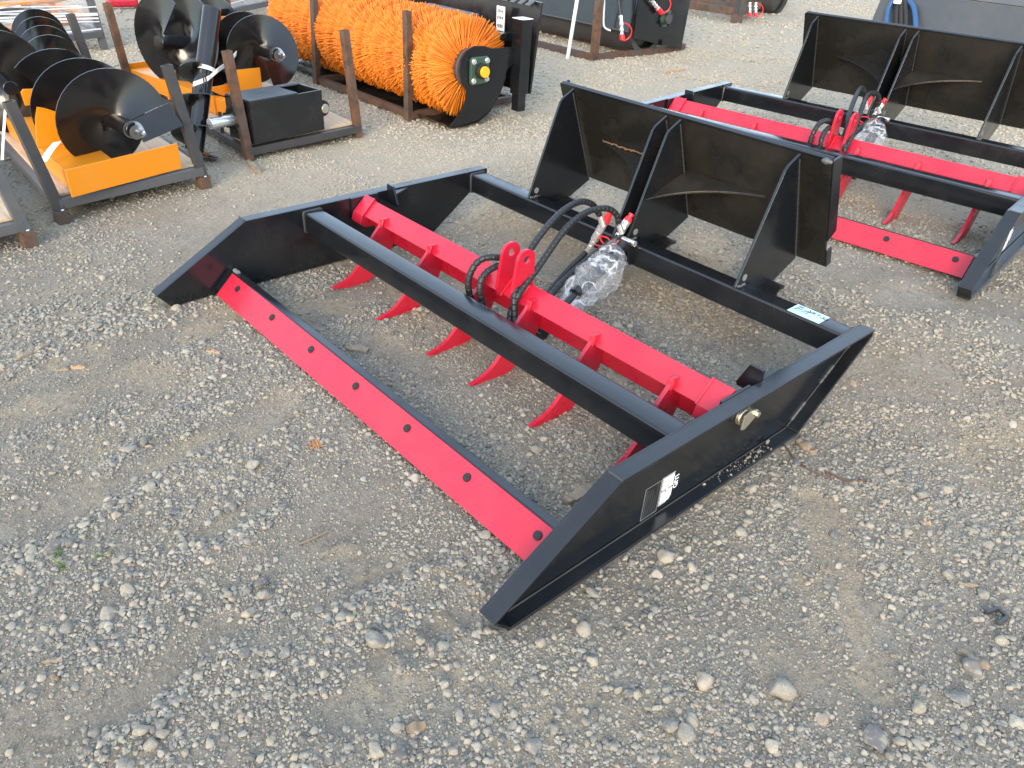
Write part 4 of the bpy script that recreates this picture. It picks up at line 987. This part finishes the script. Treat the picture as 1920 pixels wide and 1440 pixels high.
def hose_tail(root, off, pts, cap_dir=None, loop=True):
    c_ = spline(pts, 40); n_ = len(c_)
    h_ = MB(off).tube(c_[:int(n_*.55)], .014, 10).build('hose', 'hose_black', root, smooth=True)
    seg_ = c_[int(n_*.55)-1:int(n_*.86)]
    MB(off).tube(seg_, [.016 if (i//2) % 2 else .021 for i in range(len(seg_))], 12).build('coupler', 'zinc', h_, smooth=True)
    MB(off).tube(c_[int(n_*.86)-1:], .024, 14).build('dust_cap', 'red_plastic', h_, smooth=True)
    if loop:
        e_ = c_[-1]; ring_ = [e_+np.array([.05*math.sin(t_)*1.0, .06*math.sin(t_), .05-.075*math.cos(t_)+.02]) for t_ in np.linspace(0, math.pi, 14)]
        MB(off).tube(ring_, .006, 7).build('tether', 'red_plastic', h_, smooth=True)
yy = 4.86
hose_tail(ro, off, [ax((1160, -40), 1, yy+.1), ax((1160, -15), 1, yy+.02), ax((1161, 10), 1, yy), ax((1165, 40), 1, yy), ax((1166, 62), 1, yy), ax((1167, 75), 1, yy)])
xx_ = -2.44
hose_tail(ro, off, [ax((1200, -40), 0, xx_), ax((1208, -20), 0, xx_), ax((1216, -8), 0, xx_), ax((1224, 4), 0, xx_), ax((1232, 14), 0, xx_), ax((1240, 24), 0, xx_)])
MB(off).tube(spline([ax((1133, -20), 1, yy-.01), ax((1133, 10), 1, yy-.01), ax((1132, 45), 1, yy-.01), ax((1137, 54), 1, yy-.02), ax((1144, 57), 1, yy-.03)], 24), .009, 8).build('hook_rod', 'decal_white', ro, smooth=True)
G = gz(1113, 113); t_ = ax((1118, -60), 0, G[0])
crate('steel_crate', 'rusty crate tubing under the smooth drum roller', (G[0]-1.9, G[1]), (G[0], G[1]), (G[0]-1.9, 5.9), (G[0], 5.9), .02, [(G-np.array([0, 0, .02]), np.array([G[0], G[1], .9]))], 'rusty_steel', ['rusty_steel'], deck=False, w_=.06)
G = gz(1064, 109); T_ = ax((1087, -30), 0, G[0]); 
o_ = MB(tuple(G)).beam(G-np.array([0, 0, .01]), T_, .012, .036, up=(0, 1, 0)).build('plastic_batten', 'white_strap', None, .001); o_.location = G; tag(o_, 'long white plastic batten leaning in front of the drum roller', 'batten')

# ------------------------------------------------------------------ second roller on its crate, far
G = gz(1380, 42); off = (-4.0, 9.2, 0)
D2 = gz(1292, 28)-G; D3 = gz(1440, 19)-G; D3[2] = 0; D2[2] = 0
D2 = D2/np.linalg.norm(D2); D3 = D3/np.linalg.norm(D3)
NRf = G[:2]; NLf = (G+D2*1.9)[:2]; FRf = (G+D3*1.0)[:2]; FLf = (G+D2*1.9+D3*1.0)[:2]
crate('steel_crate', 'brown steel crate with a thick post in front of the far hoses', NLf, NRf, FLf, FRf, .12, [(G, np.array([G[0], G[1], .9]))], 'rusty_steel', ['dark_steel'], deck=False, footh=.10, w_=.085)
rc = np.array([*gz(1470, 27)[:2], 0]); off = tuple(rc); r2 = empty('vibratory_roller', off); tag(r2, 'black roller on the far brown crate beside two red capped hoses', 'roller', 'drum rollers')
axd = np.array([D2[0], D2[1], 0]); c0 = rc+np.array([0, 0, .27])+axd*.1
m_ = MB(off); m_.cyl(c0, c0+axd*2.2, .27, seg=40, caps=False).build('drum', 'dark_steel', r2, smooth=True)
m_ = MB(off); m_.cyl(c0+axd*.05, c0+axd*.06, .262, seg=40).build('drum_web', 'black_paint', r2)
m_ = MB(off); m_.box(tuple(c0+axd*1.1+np.array([0, 0, .33])), (2.3, .7, .5), np.array([axd, np.cross((0, 0, 1), axd), (0, 0, 1)]).T).build('hood', 'black_paint', r2, .004)
for k_, xq in enumerate((1405, 1416)):
    yq = G[1]+.25
    hose_tail(r2, off, [ax((xq, -40), 1, yq), ax((xq, -20), 1, yq), ax((xq+1, -5), 1, yq), ax((xq+1, 10), 1, yq), ax((xq+1, 22), 1, yq), ax((xq+1, 31), 1, yq)], loop=k_ == 1)

# ------------------------------------------------------------------ bucket behind the second grader
off = (.6, 5.6, 0); bu = empty('loader_bucket', off); tag(bu, 'grey black steel loader bucket with a blue hose guard', 'bucket')
MB(off).prism([(5.30, .16), (5.315, .15), (5.52, .80), (5.505, .80)], 0, -.45, 1.75).build('back_wall', 'dark_paint', bu, .002) if 'dark_paint' in MATS else None
MB(off).prism([(5.525, .80), (5.51, .808), (5.75, 1.05), (5.765, 1.045)], 0, -.45, 1.75).build('upper_wall', 'tube_steel', bu, .002)
MB(off).prism([(5.312, .15), (6.15, .15), (6.2, .19), (5.78, 1.04), (5.53, .80)], 0, -.458, -.4505).build('side_wall', 'tube_steel', bu, .002)
MB(off).prism([(5.31, .152), (6.2, .152), (6.2, .166), (5.31, .166)], 0, -.449, 1.75).build('floor_plate', 'tube_steel', bu, .002)
yb = 5.40
for s_ in (-1, 1):
    pts = [ax((1690+s_*28, 60), 1, yb-.06), ax((1690+s_*26, 30), 1, yb), ax((1690+s_*22, 12), 1, yb+.03), ax((1690+s_*12, -4), 1, yb+.06), ax((1690+s_*14, -25), 1, yb+.10)]
    MB(off).tube(spline(pts, 24), .020, 10).build('hose_guard', 'blue_plastic', bu, smooth=True)
for dx in (-9, 0, 9):
    MB(off).tube(spline([ax((1690+dx, 70), 1, yb-.06), ax((1690+dx, 30), 1, yb), ax((1690+dx*.8, 8), 1, yb+.03), ax((1690+dx*.6, -10), 1, yb+.05)], 24), .020, 10).build('hose', 'rubber', bu, smooth=True)
MB(off).box(tuple(ax((1683, 3), 1, yb)), (.05, .03, .03)).build('clip', 'decal_white', bu, .004)

# ------------------------------------------------------------------ wrapped crates at the back
def film_box(name, label, pts, z0, z1, strands, seed):
    c = np.mean(pts, axis=0); root = empty(name, (c[0], c[1], 0)); off = (c[0], c[1], 0); tag(root, label, 'stretch film', 'stretch film wraps')
    m_ = MB(off); n_ = len(pts); vs_ = []; fs = []; nz = 6; per = []
    for i in range(n_):
        for t_ in np.linspace(0, 1, 10, endpoint=False): per.append(np.array(pts[i])*(1-t_)+np.array(pts[(i+1) % n_])*t_)
    r_ = random.Random(seed)
    for k in range(nz+1):
        for p in per:
            j = r_.uniform(-.018, .018); q_ = p+(p-c)*(j-.05*math.sin(math.pi*k/nz)); vs_.append((q_[0], q_[1], z0+(z1-z0)*k/nz+r_.uniform(-.01, .01)))
    M_ = len(per)
    for k in range(nz):
        for i in range(M_): fs.append((k*M_+i, k*M_+(i+1) % M_, (k+1)*M_+(i+1) % M_, (k+1)*M_+i))
    m_.add(vs_, fs).build('film_sheet', 'film', root, smooth='full')
    for s_ in range(strands):
        z_ = r_.uniform(z0, z1); dz_ = r_.uniform(-.12, .12); i0 = r_.randrange(M_); pl_ = []
        for j in range(12):
            p = per[(i0+j) % M_]; pl_.append(np.array([*(p+(p-c)*.01), z_+dz_*j/12]))
        ribbon(MB(off), pl_, np.array([0, 0, r_.uniform(.006, .016)]), .001).build('film_strand', 'white_strap', root)
    return root
def grapple(label, c, rz, sizes, z0):
    root = empty('grapple_frame', (c[0], c[1], 0), 0); off = (c[0], c[1], 0); tag(root, label, 'grapple', 'orange tube frames')
    for k_, (rx, ry, z_, rt) in enumerate(sizes):
        pts = []
        for a in np.linspace(0, 2*math.pi, 60):
            s_ = lambda v: math.copysign(abs(v)**.6, v); x = rx*s_(math.cos(a)); y = ry*s_(math.sin(a))
            pts.append((c[0]+x*math.cos(rz)-y*math.sin(rz), c[1]+x*math.sin(rz)+y*math.cos(rz), z0+z_+.03*math.sin(a)))
        MB(off).tube(pts, rt, 12).build('ring_tube', 'orange_paint', root, smooth=True)
    for a in (.35, 1.9, 3.3, 5.0):
        p = []
        for rx, ry, z_, rt in sizes: p.append((c[0]+rx*math.cos(a)*math.cos(rz)-ry*math.sin(a)*math.sin(rz), c[1]+rx*math.cos(a)*math.sin(rz)+ry*math.sin(a)*math.cos(rz), z0+z_+.03*math.sin(a)))
        MB(off).beam(p[0], p[-1], .05, .03).build('strut', 'orange_paint', root, .003)
    MB(off).box((c[0], c[1], z0+.10), (.5, .38, .12)).build('motor_block', 'rubber', root, .01)
    return root
G = gz(196, 92); T_ = ax((168, -4), 0, G[0]-.05)
NRa = G[:2]; NLa = NRa+np.array([.30, -1.15]); FRa = NRa+np.array([-1.35, -.05]); FLa = NLa+np.array([-1.35, -.05])
crate('steel_crate', 'grey steel crate with the film wrapped orange tube frame', NLa, NRa, FLa, FRa, .12, [(G, T_), (np.array([*NLa, 0]), np.array([*NLa, .6])), (np.array([*FRa, 0]), np.array([*FRa, .6]))], 'tube_steel', ['tube_steel'], deck=False, w_=.05)
cA = (NRa+NLa+FRa+FLa)/4
grapple('orange ring tube frame wrapped in film behind the slim auger', cA, .25, [(.60, .50, .05, .028), (.60, .50, .22, .024), (.52, .44, .36, .022)], .17)
film_box('stretch_film', 'clear stretch film strung round the ring frame behind the slim auger', [NLa, NRa, FRa, FLa], .14, .58, 26, 3)
G = gz(529, 23); NRb = G[:2]; NLb = gz(395, 33, .1)[:2]; NLb = NRb+(NLb-NRb)/np.linalg.norm(NLb-NRb)*1.35; dpt = np.array([-.97, -.1]); FRb = NRb+dpt*1.3; FLb = NLb+dpt*1.3
crate('steel_crate', 'far grey steel crate behind the large open flight auger', NLb, NRb, FLb, FRb, .12, [(G, np.array([*NRb, .6])), (np.array([*NLb, 0]), np.array([*NLb, .6]))], 'tube_steel', ['tube_steel'], deck=False, w_=.05)
cB = (NRb+NLb+FRb+FLb)/4
grapple('orange ring tube frame on the far grey crate behind the large auger', cB, .3, [(.60, .52, .05, .028), (.60, .52, .22, .024)], .17)
film_box('stretch_film', 'clear stretch film round the far crate behind the large auger', [NLb, NRb, FRb, FLb], .14, .5, 14, 8)
pk = gz(232, 2, .08)
o_ = MB((pk[0], pk[1], 0)).beam((pk[0]-.1, pk[1]-.15, .06), (pk[0]-.05, pk[1]+.16, .06), .12, .09).build('attachment_part', 'red_paint', None, .03, seg=4); o_.location = (pk[0], pk[1], 0); tag(o_, 'dusty red rounded steel part lying at the far edge of the yard', 'steel part')
# ------------------------------------------------------------------ litter on the ground
def gpt(px, py): g_ = gz(px, py); return np.array([g_[0], g_[1], float(terrain(np.array([g_[0]]), np.array([g_[1]]))[0])])
def chip(px0, px1, wd, th, mat, label, seed, name='wood_chip'):
    r_ = random.Random(seed); a = gpt(*px0); b = gpt(*px1); c = (a+b)/2; d = b-a; L_ = np.linalg.norm(d); d /= L_; s_ = np.cross((0, 0, 1), d); n_ = 9; up_ = []; dn = []
    for i in range(n_):
        t_ = i/(n_-1); w_ = wd*(.35+.65*math.sin(math.pi*min(.92, max(.08, t_)))**.5)*r_.uniform(.8, 1.1)
        p = a+d*L_*t_; up_.append((p+s_*w_/2, p-s_*w_/2))
    m_ = MB(tuple(c)); vs_ = []; fs = []
    for i, (p, q) in enumerate(up_):
        z_ = .004+.003*math.sin(i*1.3+seed)
        vs_ += [p+np.array([0, 0, th+z_]), q+np.array([0, 0, th*r_.uniform(.7, 1.1)+z_]), q+np.array([0, 0, -.004]), p+np.array([0, 0, -.004])]
    for i in range(n_-1):
        A = 4*i; fs += [(A+k, A+4+k, A+4+(k+1) % 4, A+(k+1) % 4) for k in range(4)]
    fs += [(0, 1, 2, 3), tuple(4*(n_-1)+k for k in (3, 2, 1, 0))]
    o_ = m_.add(vs_, fs).build(name, mat, None, .0008); o_.location = c; tag(o_, label, 'wood chip' if name == 'wood_chip' else name.replace('_', ' '), 'wood chips' if name == 'wood_chip' else None); return o_
chip((1060, 945), (1110, 915), .034, .012, 'weathered_wood', 'short grey wood block lying behind the blade under the decal side plate', 1)
chip((650, 652), (690, 658), .040, .010, 'weathered_wood', 'flat grey bark piece behind the middle of the red blade', 2)
chip((1495, 828), (1528, 852), .026, .014, 'weathered_wood', 'brown wood wedge under the rear corner of the decal side plate', 3)
chip((465, 305), (485, 325), .035, .02, 'weathered_wood', 'pale wood wedge at the foot of the rusty crate post', 4)
chip((1245, 138), (1282, 131), .03, .012, 'fresh_wood', 'fresh orange wood splinter on the gravel before the drum roller', 5)
chip((32, 672), (90, 645), .022, .006, 'weathered_wood', 'long grey wood splinter on the dirt before the bare crate foot', 6)
chip((100, 689), (128, 687), .012, .004, 'weathered_wood', 'thin grey wood sliver lying against an orange sliver', 7)
chip((132, 684), (158, 684), .010, .005, 'fresh_wood', 'tiny orange wood sliver touching a grey sliver', 8)
chip((388, 658), (413, 661), .014, .004, 'fresh_wood', 'small tan wood chip near the far end of the red blade', 9)
chip((80, 1242), (118, 1236), .006, .004, 'weathered_wood', 'straw coloured stick beside an angular grey stone', 10)
chip((95, 1268), (110, 1275), .008, .003, 'dry_leaf', 'short dry leaf strip beside the straw coloured stick', 11)
chip((1795, 1218), (1855, 1252), .014, .005, 'weathered_wood', 'long brown stick beside a tan rock', 12)
chip((1730, 975), (1745, 985), .010, .004, 'fresh_wood', 'small orange wood chip in coarse gravel beyond the decal', 13)
chip((1795, 1093), (1840, 1098), .006, .004, 'weathered_wood', 'thin straw stem near the black steel clip', 14)
chip((1538, 1063), (1562, 1074), .012, .005, 'weathered_wood', 'short dark wood sliver beside the smooth dirt patch', 15)
chip((762, 1368), (798, 1360), .022, .004, 'dry_leaf', 'dry curled brown leaf lying on the dirt', 16, 'dry_leaf')
chip((995, 520), (1040, 535), .030, .008, 'weathered_wood', 'weathered board piece half hidden behind the red lugs', 17)
# rusty wire, straw tuft, grass blades, steel clip
for pts, lab, r_, mat, nm in [([(1450, 823), (1470, 835), (1495, 870), (1530, 890), (1560, 900)], 'thin rusty wire trailing from the bottom flange', .0022, 'rusty_steel', 'wire'),
                              ([(1545, 885), (1580, 900), (1605, 902), (1625, 901)], 'rusty twig tangled at the end of the thin wire', .003, 'rusty_steel', 'twig'),
                              ([(560, 1020), (590, 1008), (615, 995)], 'bent straw stalk on gravel in front of the blade', .0022, 'dry_leaf', 'straw_stalk'),
                              ([(530, 785), (560, 775), (570, 778)], 'pale root fibre beside the blade edge', .002, 'dry_leaf', 'straw_stalk')]:
    P_ = [gpt(*p)+np.array([0, 0, .006]) for p in pts]; c = P_[0]
    o_ = MB(tuple(c)).tube(spline(P_, 30), r_, 7).build(nm, mat, None, smooth=True); o_.location = c; tag(o_, lab, nm.replace('_', ' '))
c = gpt(592, 832); m_ = MB(tuple(c)); r_ = random.Random(3)
for i in range(26):
    a = c+np.array([r_.gauss(0, .008), r_.gauss(0, .008), .004]); d_ = np.array([.6, -.35, 0])*r_.uniform(.02, .06)+np.array([r_.gauss(0, .012), r_.gauss(0, .012), r_.uniform(0, .008)]); m_.tube([a-d_*.5, a, a+d_*.5], .0012, 4)
o_ = m_.build('straw_tuft', 'orange_straw'); o_.location = c; o_['kind'] = 'stuff'; tag(o_, 'tuft of orange straw fibres on the gravel', 'straw')
for k_, (q, lab) in enumerate([((112, 1042), 'small green grass sprig by a round stone cluster'), ((190, 1042), 'faint green grass sprig on open gravel'), ((120, 1060), 'low green grass sprig below a dark stone')]):
    c = gpt(*q); m_ = MB(tuple(c)); r_ = random.Random(k_)
    for i in range(6):
        a = r_.uniform(0, 6.28); L_ = r_.uniform(.015, .035); m_.tube([c, c+np.array([math.cos(a)*L_*.5, math.sin(a)*L_*.5, .012]), c+np.array([math.cos(a)*L_, math.sin(a)*L_, .010])], [.0016, .0014, .0003], 4)
    o_ = m_.build('grass_sprig', 'grass_blade'); o_.location = c; tag(o_, lab, 'grass sprig', 'grass sprigs')
c = gpt(1862, 1160); m_ = MB(tuple(c)); z_ = np.array([0, 0, .008])
cs = [gpt(1848, 1150), gpt(1870, 1142), gpt(1888, 1158), gpt(1870, 1172)]
for a, b in ((0, 1), (1, 2), (2, 3)): m_.beam(cs[a]+z_, cs[b]+z_, .008, .012)
o_ = m_.build('steel_clip', 'dark_steel', None, .001); o_.location = c; tag(o_, 'bent black steel clip half buried in gravel', 'clip')
# dropped black bolt behind the rear beam
c = gpt(1382, 479); o_ = MB(tuple(c)).cyl(c+np.array([-.02, -.01, .012]), c+np.array([.02, .012, .014]), .006, seg=12).cyl(c+np.array([.02, .012, .014]), c+np.array([.030, .018, .015]), .010, seg=6).build('bolt', 'rubber', None, smooth=True); o_.location = c; o_.name = 'loose_bolt'; tag(o_, 'black bolt dropped on pale gravel behind the tagged rear beam', 'bolt')
# pebbles and grit lying on the bottom flange
pm = bpy.data.meshes.new('flange_grit'); nn = 110; tt = rng.beta(2.2, 1.8, nn); yy_ = .34+.32*tt; xx_ = W+TW+.004+(FL-TW-.008)*rng.random(nn); rr_ = .0012+.004*rng.random(nn)**3; rr_[:3] = (.011, .007, .006); yy_[:3] = (.66, .60, .64)
pm.vertices.add(nn); pm.vertices.foreach_set('co', np.stack([xx_, yy_, .007+rr_*.5], -1).astype(np.float32).reshape(-1))
for nm, ty, arr in (('rot', 'FLOAT_VECTOR', rng.normal(0, 1, (nn, 3))), ('siz', 'FLOAT', rr_), ('vi', 'INT', rng.integers(0, NV, nn))):
    a_ = pm.attributes.new(nm, ty, 'POINT'); a_.data.foreach_set('vector' if ty == 'FLOAT_VECTOR' else 'value', arr.astype(np.int32 if ty == 'INT' else np.float32).reshape(-1))
fg = bpy.data.objects.new('flange_grit', pm); col.objects.link(fg); fg.modifiers.new('stones', 'NODES').node_group = bpy.data.node_groups['gravel_nodes']
tag(fg, 'pale grit and pebbles lying on the bottom flange under the pin', 'grit', kind='stuff')
